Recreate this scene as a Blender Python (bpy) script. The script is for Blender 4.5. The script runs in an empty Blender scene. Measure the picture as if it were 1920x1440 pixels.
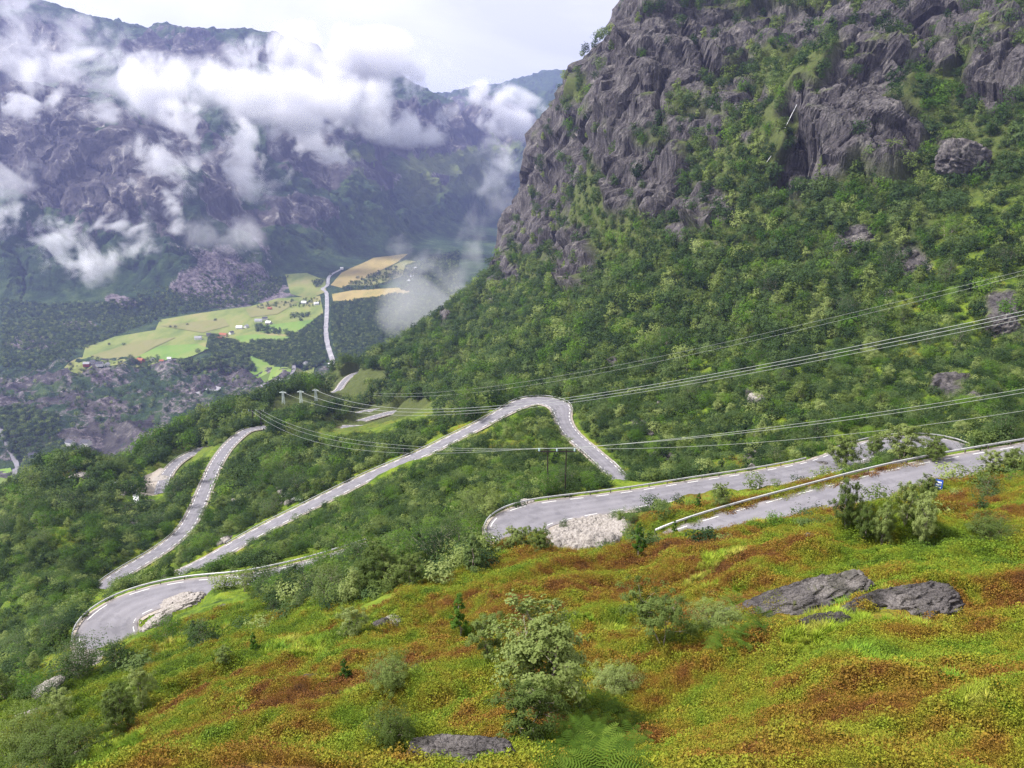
import bpy, bmesh, math, random
import numpy as np
from mathutils import Vector, Matrix
random.seed(7); RNG = np.random.default_rng(11)
S = bpy.context.scene
R = math.radians
# ------------------------------------------------------------------ camera, world, sun, exposure
PITCH = R(17.3); F = 1507.0; CZ = 600.0
cd = bpy.data.cameras.new('camera'); cam = bpy.data.objects.new('camera', cd); S.collection.objects.link(cam)
cam.location = (0, 0, CZ); cam.rotation_euler = (R(90) - PITCH, 0, 0)
cd.sensor_width = 36; cd.lens = F / 1920 * 36; cd.clip_start = .3; cd.clip_end = 60000
S.camera = cam
S.view_settings.view_transform = 'Standard'; S.view_settings.look = 'None'
S.view_settings.exposure = 1.07; S.view_settings.gamma = 1; S.view_settings.use_curve_mapping = False
S.cycles.max_bounces = 5; S.cycles.diffuse_bounces = 2; S.cycles.glossy_bounces = 1
S.cycles.transmission_bounces = 2; S.cycles.transparent_max_bounces = 8; S.cycles.volume_bounces = 4
S.cycles.use_denoising = True; S.cycles.denoising_prefilter = 'NONE'
S.cycles.volume_max_steps = 96
S.cycles.use_adaptive_sampling = True; S.cycles.adaptive_threshold = .006

SUN_EL, SUN_AZ = R(50), R(-95)          # azimuth clockwise from +Y (straight ahead): behind left
sd = bpy.data.lights.new('sun', 'SUN'); sd.energy = 3.9; sd.angle = R(9); sd.color = (1, .96, .9)
sun = bpy.data.objects.new('sun', sd); S.collection.objects.link(sun)
dv = Vector((math.sin(SUN_AZ) * math.cos(SUN_EL), math.cos(SUN_AZ) * math.cos(SUN_EL), math.sin(SUN_EL)))
sun.rotation_euler = dv.to_track_quat('Z', 'Y').to_euler()

W = bpy.data.worlds.new('World'); S.world = W; W.use_nodes = True
nt = W.node_tree; nt.nodes.clear()
def N(t, kind, **kw):
    n = t.nodes.new(kind)
    for k, v in kw.items():
        if k == 'inp':
            for i, x in v.items(): n.inputs[i].default_value = x
        else: setattr(n, k, v)
    return n
sky = N(nt, 'ShaderNodeTexSky', sky_type='NISHITA', sun_disc=False, sun_elevation=SUN_EL, sun_rotation=SUN_AZ)
tc = N(nt, 'ShaderNodeTexCoord')
mp = N(nt, 'ShaderNodeMapping'); mp.inputs['Scale'].default_value = (1.0, 1.0, 3.4); mp.inputs['Location'].default_value = (.6, .1, .15)
nz = N(nt, 'ShaderNodeTexNoise', inp={'Scale': 1.9, 'Detail': 6, 'Roughness': .55, 'Distortion': .4})
cr = N(nt, 'ShaderNodeValToRGB')
cr.color_ramp.elements[0].position = .36; cr.color_ramp.elements[0].color = (.74, .74, .80, 1)
cr.color_ramp.elements[1].position = .56; cr.color_ramp.elements[1].color = (1, .99, .95, 1)
sc_ = N(nt, 'ShaderNodeVectorMath', operation='SCALE'); sc_.inputs['Scale'].default_value = 6.5
mix = N(nt, 'ShaderNodeMix', data_type='RGBA'); mix.inputs[0].default_value = .94
bg = N(nt, 'ShaderNodeBackground'); bg.inputs['Strength'].default_value = .1
ow = N(nt, 'ShaderNodeOutputWorld')
L = nt.links.new
L(tc.outputs['Generated'], mp.inputs[0]); L(mp.outputs[0], nz.inputs['Vector']); L(nz.outputs[0], cr.inputs[0])
L(cr.outputs[0], sc_.inputs[0]); L(sky.outputs[0], mix.inputs[6]); L(sc_.outputs[0], mix.inputs[7])
L(mix.outputs[2], bg.inputs[0]); L(bg.outputs[0], ow.inputs[0])

# ------------------------------------------------------------------ helpers
COL = S.collection
def tag(o, label=None, cat=None, group=None, kind=None):
    if label: o['label'] = label
    if cat: o['category'] = cat
    if group: o['group'] = group
    if kind: o['kind'] = kind
    return o
def link(name, me, parent=None, loc=None):
    o = bpy.data.objects.new(name, me); COL.objects.link(o)
    if parent: o.parent = parent
    if loc is not None: o.location = loc
    return o
def empty(name, loc=(0, 0, 0), rz=0):
    o = bpy.data.objects.new(name, None); COL.objects.link(o); o.location = loc; o.rotation_euler = (0, 0, rz)
    o.empty_display_size = .5; return o
def mesh_np(name, V, Fq, mat=None, smooth=True):
    V = np.asarray(V, np.float32); Fq = np.asarray(Fq, np.int32); k = Fq.shape[1]; n = len(Fq)
    me = bpy.data.meshes.new(name); me.vertices.add(len(V)); me.vertices.foreach_set('co', V.ravel())
    me.loops.add(n * k); me.loops.foreach_set('vertex_index', Fq.ravel())
    me.polygons.add(n); me.polygons.foreach_set('loop_start', np.arange(0, n * k, k, dtype=np.int32))
    me.polygons.foreach_set('loop_total', np.full(n, k, np.int32))
    me.polygons.foreach_set('use_smooth', np.full(n, smooth))
    me.update(calc_edges=True)
    if mat: me.materials.append(mat)
    return me
def attr(me, name, vals, typ='FLOAT'):
    a = me.attributes.new(name, typ, 'POINT')
    vals = np.asarray(vals, np.float32)
    a.data.foreach_set('value' if typ == 'FLOAT' else 'vector', vals.ravel())
# gradient noise
def _h(ix, iy, iz, s):
    h = (ix * 374761393 + iy * 668265263 + iz * 2147483647 + s * 1274126177) & 0xffffffff
    h = ((h ^ (h >> 13)) * 1274126177) & 0xffffffff
    h = ((h ^ (h >> 15)) * 2246822519) & 0xffffffff
    return h ^ (h >> 16)
def noise(x, y, z=None, s=0):
    x = np.asarray(x, float); y = np.asarray(y, float)
    z = np.zeros_like(x) if z is None else np.asarray(z, float)
    xi = np.floor(x).astype(np.int64); yi = np.floor(y).astype(np.int64); zi = np.floor(z).astype(np.int64)
    fx, fy, fz = x - xi, y - yi, z - zi
    u, v, w = (t * t * t * (t * (t * 6 - 15) + 10) for t in (fx, fy, fz))
    out = 0
    for dx in (0, 1):
        for dy in (0, 1):
            for dz in (0, 1):
                h = _h(xi + dx, yi + dy, zi + dz, s)
                gx = ((h & 255) / 127.5 - 1); gy = (((h >> 8) & 255) / 127.5 - 1); gz = (((h >> 16) & 255) / 127.5 - 1)
                d = gx * (fx - dx) + gy * (fy - dy) + gz * (fz - dz)
                out = out + d * (u if dx else 1 - u) * (v if dy else 1 - v) * (w if dz else 1 - w)
    return out * 1.3
def fbm(x, y, z=None, o=4, s=0, g=.5):
    a, t = 1.0, 0
    for i in range(o):
        t = t + a * noise(x, y, z, s + i * 17)
        x = x * 2.03 + 5.1; y = y * 2.03 - 3.7; z = None if z is None else z * 2.03 + 1.3
        a *= g
    return t
def ridged(x, y, z=None, o=4, s=0, g=.5):
    a, t = 1.0, 0
    for i in range(o):
        t = t + a * (1 - 2 * np.abs(noise(x, y, z, s + i * 17)) * 1.6)
        x = x * 2.1 + 5.1; y = y * 2.1 - 3.7; z = None if z is None else z * 2.1 + 1.3
        a *= g
    return t
def blocks(x, y, z, s=0, tilt=1.0):
    """angular joint blocks: every cell has its own offset and its own tilted face"""
    xi, yi, zi = (np.floor(t).astype(np.int64) for t in (x, y, z)); best = np.full(x.shape, 9.0); out = np.zeros(x.shape); sec = np.full(x.shape, 9.0)
    for dx in (-1, 0, 1):
        for dy in (-1, 0, 1):
            for dz in (-1, 0, 1):
                h = _h(xi + dx, yi + dy, zi + dz, s); h2 = _h(xi + dx, yi + dy, zi + dz, s + 7)
                px = xi + dx + .15 + .7 * (h & 255) / 255; py = yi + dy + .15 + .7 * ((h >> 8) & 255) / 255; pz = zi + dz + .15 + .7 * ((h >> 16) & 255) / 255
                d = (x - px) ** 2 + (y - py) ** 2 + (z - pz) ** 2
                val = ((h2 & 255) / 127.5 - 1) + tilt * (((h2 >> 8) & 255) / 127.5 - 1) * (x - px) + tilt * (((h2 >> 16) & 255) / 127.5 - 1) * (z - pz)
                k = d < best; sec = np.where(k, best, np.minimum(sec, d)); best = np.where(k, d, best); out = np.where(k, val, out)
    return out - .5 * (1 - sst(0, .12, np.sqrt(sec) - np.sqrt(best)))
def sst(a, b, x):
    t = np.clip((x - a) / (b - a), 0, 1); return t * t * (3 - 2 * t)

# ------------------------------------------------------------------ sight lines: a point of the photograph at a ground distance
CP, SP = math.cos(PITCH), math.sin(PITCH)
def P(u, v, Y):
    U = (u - 960) / F; V = (v - 720) / F
    t = Y / (CP - V * SP)
    return (U * t, Y, (-SP - V * CP) * t)
def proj(x, y, z):
    dep = y * CP - z * SP; up = y * SP + z * CP
    dep = np.maximum(dep, .01)
    return 960 + F * x / dep, 720 - F * up / dep

# roads (photo point, distance ahead)
ROADS = {
 'upper': [(1990, 846, 113), (1900, 862, 110), (1800, 882, 107), (1700, 904, 104), (1600, 931, 101), (1500, 958, 98), (1400, 982, 95), (1300, 1006, 92.5),
           (1230, 1022, 92), (1150, 1036, 95), (1090, 1040, 102), (1040, 1036, 112), (1000, 1026, 120), (968, 1008, 126), (962, 985, 131), (1000, 967, 135),
           (1060, 954, 137), (1130, 944, 139), (1220, 930, 142), (1300, 918, 146), (1400, 902, 151), (1480, 888, 156), (1545, 873, 162),
           (1600, 852, 173), (1650, 836, 183), (1705, 828, 190), (1760, 829, 194), (1800, 838, 194), (1800, 856, 190),
           (1740, 872, 188), (1600, 890, 194), (1450, 903, 203), (1320, 912, 216), (1220, 912, 232), (1168, 906, 243), (1156, 893, 252), (1138, 873, 265), (1119, 855, 277), (1098, 837, 291), (1076, 818, 306), (1061, 799, 321), (1054, 780, 336),
           (1052, 764, 349), (1038, 754, 358), (1012, 750, 363), (981, 754, 360), (950, 768, 350), (900, 796, 338), (850, 822, 330), (800, 846, 321), (700, 890, 308),
           (600, 938, 292), (500, 989, 279), (430, 1028, 269), (380, 1056, 262), (300, 1095, 253), (225, 1135, 240), (185, 1140, 238), (178, 1120, 246), (205, 1090, 258),
           (250, 1062, 273), (300, 1032, 291), (345, 995, 316), (368, 955, 342), (385, 915, 372), (405, 870, 410), (425, 840, 440), (445, 820, 462), (465, 806, 480), (500, 800, 490)],
 'hairpin': [(700, 1030, 142), (680, 1037, 141), (600, 1060, 136.5), (520, 1083, 134), (440, 1098, 132), (350, 1104, 132), (280, 1117, 130), (230, 1137, 128), (196, 1165, 125), (190, 1195, 121), (215, 1222, 117), (270, 1235, 116)],
 'lower': [(300, 925, 420), (310, 893, 445), (330, 868, 470), (355, 852, 490), (390, 838, 510)],
 'far': [(520, 758, 690), (560, 742, 720), (590, 738, 735), (628, 736, 760), (645, 715, 800), (662, 702, 840), (690, 695, 870), (716, 698, 868)],
 'loops': [(640, 800, 560), (690, 800, 560), (740, 797, 565)],
 'loop_mid': [(672, 790, 590), (700, 782, 600), (740, 772, 615), (785, 768, 620), (805, 757, 650), (785, 751, 670), (750, 754, 665)],
 'loop_back': [(660, 777, 640), (690, 770, 655), (720, 766, 668)],
}
def catmull(pts, n=8):
    pts = np.array(pts, float); q = np.vstack([2 * pts[0] - pts[1], pts, 2 * pts[-1] - pts[-2]]); out = []
    for i in range(1, len(q) - 2):
        for k in range(n):
            t = k / n
            out.append(.5 * ((2 * q[i]) + (-q[i-1] + q[i+1]) * t + (2*q[i-1] - 5*q[i] + 4*q[i+1] - q[i+2]) * t*t + (-q[i-1] + 3*q[i] - 3*q[i+1] + q[i+2]) * t**3))
    out.append(q[-2]); return np.array(out)
def resample(p, step):
    d = np.r_[0, np.cumsum(np.linalg.norm(np.diff(p, axis=0), axis=1))]
    n = max(2, int(d[-1] / step)); s = np.linspace(0, d[-1], n)
    return np.stack([np.interp(s, d, p[:, i]) for i in range(3)], 1)
def smooth_line(p, it):
    p = p.copy()
    for _ in range(it): p[1:-1] = .25 * p[:-2] + .5 * p[1:-1] + .25 * p[2:]
    return p
ROADP = {}
for k, pts in ROADS.items():
    w = np.array([P(*q) for q in pts]); c = resample(catmull(w), 1.5)
    c[:, 2] = smooth_line(c, 60)[:, 2]
    ROADP[k] = smooth_line(c, 14)

# ------------------------------------------------------------------ near terrain: heights through survey points
CT = []
def c(u, *vy):
    for v, Y in vy: CT.append(P(u, v, Y))
def w(*xyz):
    for a in xyz: CT.append(a)
for k, pts in ROADS.items():
    for i, q in enumerate(pts):
        if i % 2 == 0: CT.append(P(*q))
c(0, (1440, 44), (1380, 56), (1340, 70)); c(130, (1440, 36), (1330, 62), (1265, 92), (1235, 112))
c(500, (1440, 25), (1350, 34), (1250, 50), (1180, 74), (1135, 102)); c(330, (1160, 108), (1230, 76)); c(250,(1290, 62))
c(750, (1440, 21), (1300, 33), (1200, 46), (1120, 64), (1070, 84), (1045, 104)); c(870, (1050, 78))
c(1000, (1440, 19), (1300, 29), (1200, 40), (1100, 55), (1045, 68)); w((8, 100, -62), (4, 86, -50.5))
c(1200, (1440, 17.5), (1300, 26), (1200, 36), (1100, 50), (1050, 64)); 
c(1400, (1440, 16.5), (1300, 23.5), (1200, 32), (1100, 44), (1045, 57), (1010, 74))
c(1650, (1440, 15.5), (1300, 21.5), (1200, 28), (1100, 39), (1010, 62), (970, 84))
c(1900, (1440, 14.5), (1300, 19.5), (1200, 26), (1100, 37), (1000, 56), (940, 74), (900, 90))
w((0, 3, -4.2), (-8, 3, -4.5), (8, 3, -4.0), (0, 8, -9.0), (-10, 10, -11), (10, 9, -9.4), (-3, 3, -4.2), (3, 3, -4.2), (14, 3, -4.0), (-14, 3, -7.5), (22, 10, -8.5), (-24, 10, -19), (8, 5, -5.4), (-8, 5, -7))
w((-30, 30, -36), (-60, 60, -62), (-110, 110, -108), (30, 30, -19), (45, 45, -24), (100, 100, -42), (150, 150, -55), (200, 200, -60))
w((-80, 80, -78), (-180, 160, -150), (-240, 240, -200), (-150, 200, -138))
c(1100, (1000, 128)); c(1450, (935, 128)); c(1620, (868, 160)); c(1560, (905, 140))
c(0, (1250, 150), (1150, 200), (1050, 270), (980, 340), (930, 410)); c(100, (1180, 165), (1100, 215), (1000, 290), (900, 420), (870, 460))
c(200, (1000, 320), (930, 390)); c(250, (868, 520)); c(380, (832, 600)); c(480, (798, 640)); c(540, (768, 740)); c(600, (722, 850))
c(300, (980, 350)); c(480, (900, 360), (860, 410), (830, 450)); c(600, (860, 400), (800, 500), (760, 610)); c(560, (1010, 250)); c(480, (1070, 190))
c(620, (1000, 240)); c(700, (960, 230)); c(800, (930, 230)); c(680, (1080, 118)); c(850, (1000, 155)); c(560, (1040, 175)); c(820, (970, 190))
c(900, (880, 245), (840, 290)); c(1000, (900, 220), (850, 270), (800, 320)); c(950, (940, 180)); c(700, (840, 380)); c(800, (800, 400), (770, 470)); c(650,(760, 690))
c(900, (760, 430), (720, 520), (700, 575), (650, 740), (600, 880), (550, 1000), (532, 1060))
c(750, (730, 620), (700, 740), (665, 900), (642, 990)); c(830, (602, 1100)); c(680, (684, 940)); c(640, (704, 900))
c(1050, (735, 415), (700, 475), (650, 560), (600, 640), (550, 715), (500, 785), (450, 850), (400, 900), (350, 945), (300, 985), (250, 1022), (200, 1055), (160, 1085))
c(965, (500, 990), (450, 1080), (400, 1150), (350, 1230)); c(1005, (255, 1330)); c(1050, (190, 1330)); c(1095, (140, 1330))
c(1200, (800, 305), (750, 350), (700, 400), (650, 455), (600, 510), (550, 570), (500, 628), (450, 678), (400, 712), (300, 752), (200, 792), (100, 835), (0, 880))
c(1500, (850, 235), (800, 262), (750, 292), (700, 325), (650, 362), (600, 400), (550, 440), (500, 478), (450, 515), (400, 548), (350, 575), (250, 605), (180, 625), (130, 690), (60, 770), (0, 815))
c(1700, (800, 235), (700, 305), (600, 365), (500, 430), (400, 495), (300, 555), (200, 600), (130, 630), (80, 700), (0, 745))
c(1900, (800, 215), (750, 250), (700, 282), (600, 338), (500, 392), (400, 446), (300, 500), (200, 550), (100, 620), (0, 680))
c(1620, (92, 640)); c(1350, (130, 800), (60, 850), (210, 720)); c(1128, (100, 915)); c(1205, (0, 905)); c(1160, (45, 960)); c(1150, (70, 960))
c(1300, (-120, 990)); c(1600, (-120, 900)); c(1950, (-120, 780)); c(2300, (400, 430), (100, 560), (700, 270), (900, 160))
# hidden ground: it falls away behind the edges that stand against the valley
w((-310, 520, -330), (-420, 420, -360), (-250, 640, -330), (-300, 700, -400), (-230, 800, -370), (-260, 950, -430), (-400, 900, -560), (-550, 600, -560), (-700, 900, -640),
  (-170, 1150, -420), (-300, 1300, -560), (-150, 1350, -430), (-20, 1350, -300), (40, 1500, -260), (-100, 1600, -470), (-400, 1700, -680), (100, 1800, -200), (0, 2200, -420), (300, 2500, 0),
  (-900, 1400, -700), (-1500, 2200, -700), (-500, 2500, -700), (60, 1400, -100), (110, 1420, 40), (250, 1300, 330), (500, 1400, 420), (900, 1300, 440), (1200, 1500, 440), (700, 2200, 450), (1800, 2300, 450),
  (-330, 330, -262), (-450, 450, -400), (150, 1180, 90), (300, 1050, 280), (500, 900, 220), (800, 900, 260), (420, 420, -30), (640, 640, 60))
CT = np.array(CT)
def warp(x, y):
    yy = np.maximum(y, 1.5)
    return np.stack([x / (yy + 12) * 1.7, np.log(yy) * 1.25], -1)
def kern(r2): return np.where(r2 > 1e-12, .5 * r2 * np.log(np.maximum(r2, 1e-12)), 0)
def fit(C, lam):
    q = warp(C[:, 0], C[:, 1]); val = C[:, 2] / (C[:, 1] + 6); n = len(q)
    d2 = ((q[:, None] - q[None]) ** 2).sum(-1)
    A = np.zeros((n + 3, n + 3)); A[:n, :n] = kern(d2) + lam * np.eye(n); A[:n, n] = 1; A[:n, n+1:] = q; A[n:, :n] = A[:n, n:].T
    b = np.zeros(n + 3); b[:n] = val
    return q, np.linalg.solve(A, b)
def evalf(model, x, y):
    q, s = model; p = warp(x, y).reshape(-1, 2); out = np.empty(len(p))
    for i in range(0, len(p), 60000):
        b = p[i:i+60000]
        d2 = (b[:, :1] - q[:, 0]) ** 2 + (b[:, 1:] - q[:, 1]) ** 2
        out[i:i+60000] = kern(d2) @ s[:-3] + s[-3] + b @ s[-2:]
    return out.reshape(x.shape) * (y + 6)
MA = fit(CT, 2e-4)

def rows(*seg):
    out = [np.array([seg[0][0]])]
    for (a, b, n) in seg: out.append(np.geomspace(a, b, n + 1)[1:])
    return np.concatenate(out)
YA = rows((3, 14, 40), (14, 60, 230), (60, 180, 330), (180, 400, 260), (400, 1150, 500), (1150, 2600, 120))
NA = 820
AA = np.linspace(-1.02, 1.02, NA)
GY, GA = np.meshgrid(YA, AA, indexing='ij'); GX = (GY + 12) * GA
# the base surface is smooth: sample it coarsely, then interpolate
ci = np.unique(np.r_[np.arange(0, len(YA), 4), len(YA) - 1]); cj = np.linspace(-1.02, 1.02, 206)
hc = evalf(MA, (YA[ci][:, None] + 12) * cj[None], np.repeat(YA[ci][:, None], 206, 1))
tmp = np.stack([np.interp(AA, cj, r) for r in hc]); HZ = np.empty((len(YA), NA))
lw = np.log(YA); li = np.searchsorted(lw[ci], lw).clip(1, len(ci) - 1); t = (lw - lw[ci][li-1]) / (lw[ci][li] - lw[ci][li-1])
HZ = tmp[li-1] * (1 - t[:, None]) + tmp[li] * t[:, None]
BASE = HZ.copy()
def grid_at(G, x, y, Yr=None, Ar=None):
    Yr = YA if Yr is None else Yr; Ar = AA if Ar is None else Ar
    x = np.asarray(x, float); y = np.maximum(np.asarray(y, float), Yr[0])
    i = np.searchsorted(Yr, y).clip(1, len(Yr) - 1); a = x / (y + (12 if Ar is AA else 0))
    fi = ((y - Yr[i-1]) / (Yr[i] - Yr[i-1])).clip(0, 1)
    fj = ((a - Ar[0]) / (Ar[1] - Ar[0])).clip(0, len(Ar) - 1.001); j = fj.astype(int); fj = fj - j
    return (G[i-1, j] * (1 - fj) + G[i-1, j+1] * fj) * (1 - fi) + (G[i, j] * (1 - fj) + G[i, j+1] * fj) * fi

# ------------------------------------------------------------------ valley floor and the mountains beyond
CT = []
c(0, (880, 1412), (800, 1640), (720, 1900), (690, 2040), (640, 2330), (600, 2620), (520, 2850), (450, 3000), (350, 3250), (250, 3550), (210, 3750), (60, 4600), (20, 4800))
c(100, (640, 2300), (560, 2800), (450, 3050), (300, 3450), (200, 3720), (178, 3800)); w((-2200, 4050, 120), (-2450, 4250, 90))
c(140, (835, 1530), (740, 1830)); c(250, (700, 2000), (680, 2120), (600, 2560), (500, 3000), (400, 3200), (300, 3350), (240, 3700), (150, 4700), (90, 5100))
c(500, (850, 1370), (760, 1720), (650, 2300), (560, 2880), (500, 3300), (400, 3700), (300, 4050), (200, 4500), (100, 5200)); c(400, (640, 2350), (700, 1990), (90, 5200), (560, 2800))
c(650, (680, 2120), (600, 2640), (540, 3080), (500, 3450), (460, 3900), (400, 4200), (300, 4600), (200, 5100), (150, 5500)); 
c(560, (530, 3120)); c(300, (80, 5100)); c(470, (85, 5300)); c(100, (60, 4800))
c(780, (560, 2900), (480, 3750), (440, 4400), (400, 4800), (300, 5300), (220, 5800), (175, 6000)); c(830, (178, 6000)); c(880, (185, 6400)); c(930, (170, 7000)); c(980, (200, 7600))
c(880, (420, 5000), (380, 5700), (320, 6300), (250, 6600)); c(940, (360, 6300), (310, 7200), (260, 7600)); c(1060, (138, 9500)); c(1000, (165, 9300)); c(1100, (200, 8800))
w((200, 1500, -640), (500, 2500, -560), (0, 1200, -640), (-600, 1000, -650), (400, 3500, -540), (600, 4500, -480), (900, 5500, -300), (1500, 2500, -400), (-1300, 1000, -640), (2500, 4500, 0), (2000, 7500, 500), (3500, 8000, 600), (600, 1000, -640),
  (-3500, 6500, 700), (-2000, 7500, 330), (-500, 8500, 300), (200, 12000, 380), (-8000, 12000, 800), (-4200, 4300, 500), (-2500, 2600, -350), (-1700, 1500, -600), (8000, 12000, 600), (-3000, 3000, 0), (3500, 3500, 300))
MB_ = fit(np.array(CT), 5e-4)
YB = rows((900, 2600, 330), (2600, 7000, 420), (7000, 14000, 60)); NB = 700; AB = np.linspace(-1.0, .8, NB)
BY, BA = np.meshgrid(YB, AB, indexing='ij'); BX = BY * BA
HB = evalf(MB_, BX, BY)
FLOOR = -596 + 12 * sst(2400, 4200, BY)          # flat farmland
flat0 = (HB < FLOOR + 40) | (BY < 2300)
FIELDPOLY = [  # photo outlines of the farmland, farthest first
 [(620, 535), (640, 512), (700, 484), (765, 476), (745, 492), (690, 520), (640, 540)],
 [(535, 515), (575, 512), (610, 525), (612, 548), (580, 560), (545, 552)],
 [(622, 552), (660, 545), (745, 540), (772, 546), (735, 560), (625, 566)],
 [(650, 535), (700, 515), (760, 488), (790, 492), (750, 520), (700, 536)],
 [(300, 600), (360, 590), (470, 575), (520, 560), (600, 555), (606, 585), (600, 608), (540, 630), (470, 650), (430, 640), (385, 630), (330, 625), (290, 622)],
 [(145, 672), (160, 652), (215, 632), (300, 618), (390, 632), (385, 655), (320, 675), (235, 684), (160, 696), (120, 690)],
 [(470, 668), (500, 672), (548, 690), (545, 708), (515, 716), (480, 708), (462, 690)],
 [(556, 690), (590, 688), (585, 710), (560, 716), (550, 712)],
 [(-10, 882), (20, 878), (28, 895), (15, 925), (-20, 930)],
]
def pix_mask(X, Y, Z, ells, soft=.35, nz=None, depth=1.6):
    """patches of ground given by where they stand: centre (photo point on the surface), half sizes, tilt"""
    m = np.zeros(X.shape)
    U, V = proj(X, Y, Z)
    n = 0 if nz is None else nz
    for (u, v, ru, rv, *r) in ells:
        a = R(r[0]) if r else 0; ca, sa = math.cos(a), math.sin(a)
        du, dv_ = U - u, V - v
        p = (du * ca + dv_ * sa) / ru; q = (-du * sa + dv_ * ca) / rv
        m = np.maximum(m, 1 - sst(1 - soft, 1 + soft, np.sqrt(p * p + q * q) + n))
    return m
def relief_normals(X, Y, Z):
    gx = np.gradient(np.stack([X, Y, Z], -1), axis=1); gy = np.gradient(np.stack([X, Y, Z], -1), axis=0)
    n = np.cross(gx, gy); return n / np.maximum(np.linalg.norm(n, axis=-1, keepdims=True), 1e-9)

# --- near terrain: roads cut into the slope, then relief
ridx = []
def near_road(X, Y, Zin, reach, flat, blend, drop):
    Z = Zin.copy(); dist = np.full(X.shape, 1e3)
    for k, p in ROADP.items():
        pts = resample(p, 3.0)
        for q in pts:
            rr = reach
            i0, i1 = np.searchsorted(YA, [q[1] - rr, q[1] + rr]); a0 = (q[0] - rr) / max(q[1] - rr + 12, 3); a1 = (q[0] + rr) / max(q[1] - rr + 12, 3)
            a0 = min(a0, (q[0] - rr) / (q[1] + rr + 12)); a1 = max(a1, (q[0] + rr) / (q[1] + rr + 12))
            j0, j1 = np.searchsorted(AA, [a0, a1])
            if i1 <= i0 or j1 <= j0: continue
            sl = (slice(i0, i1), slice(j0, j1))
            d = np.hypot(X[sl] - q[0], Y[sl] - q[1]); dd = dist[sl]; up = d < dd
            tgt = Z[sl]; tgt[up] = q[2]; Z[sl] = tgt; dd[up] = d[up]; dist[sl] = dd
    return Z, dist
RZ, RD = near_road(GX, GY, HZ, 16, 0, 0, 0)
nfar = sst(30, 120, GY)
lum = (.5 - np.abs(fbm(GX / 15, GY / 11, o=2, s=2))) * 2.9 + fbm(GX / 6, GY / 5, o=3, s=3) * 1.0 + fbm(GX / 2.0, GY / 1.7, o=3, s=5) * .26
lum *= (1 - .5 * sst(150, 400, GY)) * sst(5, 14, GY)
big = fbm(GX / 38, GY / 38, o=4, s=9) * 4.0 * sst(90, 260, GY) + fbm(GX / 110, GY / 110, o=2, s=19) * 9 * sst(380, 700, GY)
for (hu, hv, hY, wx_, wy_, hh_) in ((1480, 1100, 44.5, 4.6, 2.2, 1.3), (1690, 1078, 46, 4.0, 2.4, 2.0), (1600, 1080, 47, 5, 2.0, 1.2)):
    hq = P(hu, hv, hY); lum = lum + hh_ * np.exp(-((GX - hq[0]) / wx_) ** 2 - ((GY - hq[1] - .6) / wy_) ** 2)
HZ2 = HZ + (lum + big) * sst(4, 13, RD)
ROCKS_A = [(1180, 110, 100, 160), (1300, 60, 150, 90), (1440, 50, 120, 60), (1750, 30, 190, 70), (1885, 100, 60, 75), (1570, 40, 110, 70), (1300, 150, 90, 40, 25),
  (1055, 300, 48, 110, 12), (975, 345, 34, 130, 14), (1018, 245, 34, 80, 20), (1005, 400, 42, 90, 15), (945, 470, 38, 75, 20), (1060, 175, 55, 90, 20), (1110, 260, 40, 60),
  (1160, 315, 48, 75), (1235, 335, 70, 65), (1205, 205, 50, 45), (1070, 480, 55, 55, -30), (1375, 175, 70, 40), (1300, 260, 60, 45), (1265, 395, 60, 22), (1330, 395, 60, 40, 40),
  (1620, 140, 70, 75, 40), (1575, 250, 62, 120, 25), (1665, 260, 75, 75, 30), (1510, 290, 45, 95, 25), (1800, 295, 48, 38, 20), (1870, 150, 70, 45, -30), (1500, 230, 40, 50), (1740, 120, 50, 25),
  ]
ROCKS_S = [(1600, 455, 55, 22, -20), (1705, 480, 30, 18), (1715, 505, 25, 12), (1880, 600, 40, 34, 30), (1420, 750, 24, 18), (1280, 440, 30, 20), (1330, 470, 30, 15), (1660, 560, 16, 8), (1150, 690, 14, 8), (1215, 745, 22, 8), (1260, 765, 18, 8), (1780, 735, 50, 14), (1850, 745, 40, 12), (1440, 500, 25, 14), (1395, 262, 16, 12),
  (835, 605, 9, 26), (918, 590, 8, 28), (1180, 800, 14, 8)]
nmask = fbm(GX / 45, GY / 45, HZ / 30, o=4, s=31)
RB = pix_mask(GX, GY, HZ, ROCKS_A, .22, nmask * .35) * sst(230, 300, GY)
RS = pix_mask(GX, GY, HZ, ROCKS_S, .3, nmask * .5); RM = np.maximum(RB, RS)
# craggy relief: joints leaning up to the right, plus vertical fissures
q1 = GX * .9 + HZ * .35; q2 = GY; q3 = HZ * .9 - GX * .35
crag = ridged(q1 / 70, q2 / 75, q3 / 170, o=2, s=41) * 9
kr = RM > .01; wx = q1[kr] + 5 * fbm(q1[kr] / 20, q2[kr] / 20, q3[kr] / 30, o=2, s=43); wy = q2[kr]; wz = q3[kr] + 4 * fbm(q1[kr] / 18, q2[kr] / 18, q3[kr] / 18, o=2, s=45)
crag[kr] += blocks(wx / 62, wy / 62, wz / 165, 47) * 12 + blocks(wx / 24, wy / 24, wz / 70, 49) * 4.2 + blocks(wx / 8, wy / 8, wz / 24, 50) * 1.1 + fbm(wx / 6, wy / 6, wz / 12, o=2, s=53) * .35
ledge = np.abs(((HZ + 9 * fbm(GX / 60, GY / 60, o=2, s=61)) / 26) % 1 - .5) * 2
crag = crag + (ledge - .5) * 5
nn = relief_normals(GX, GY, BASE)
bulge = (1 - sst(.5, 1.1, np.sqrt(((GX - P(1600, 220, 610)[0]) / 62) ** 2 + ((GY - 612) / 60) ** 2 ))) * 12 * sst(230, 300, GY)
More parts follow.
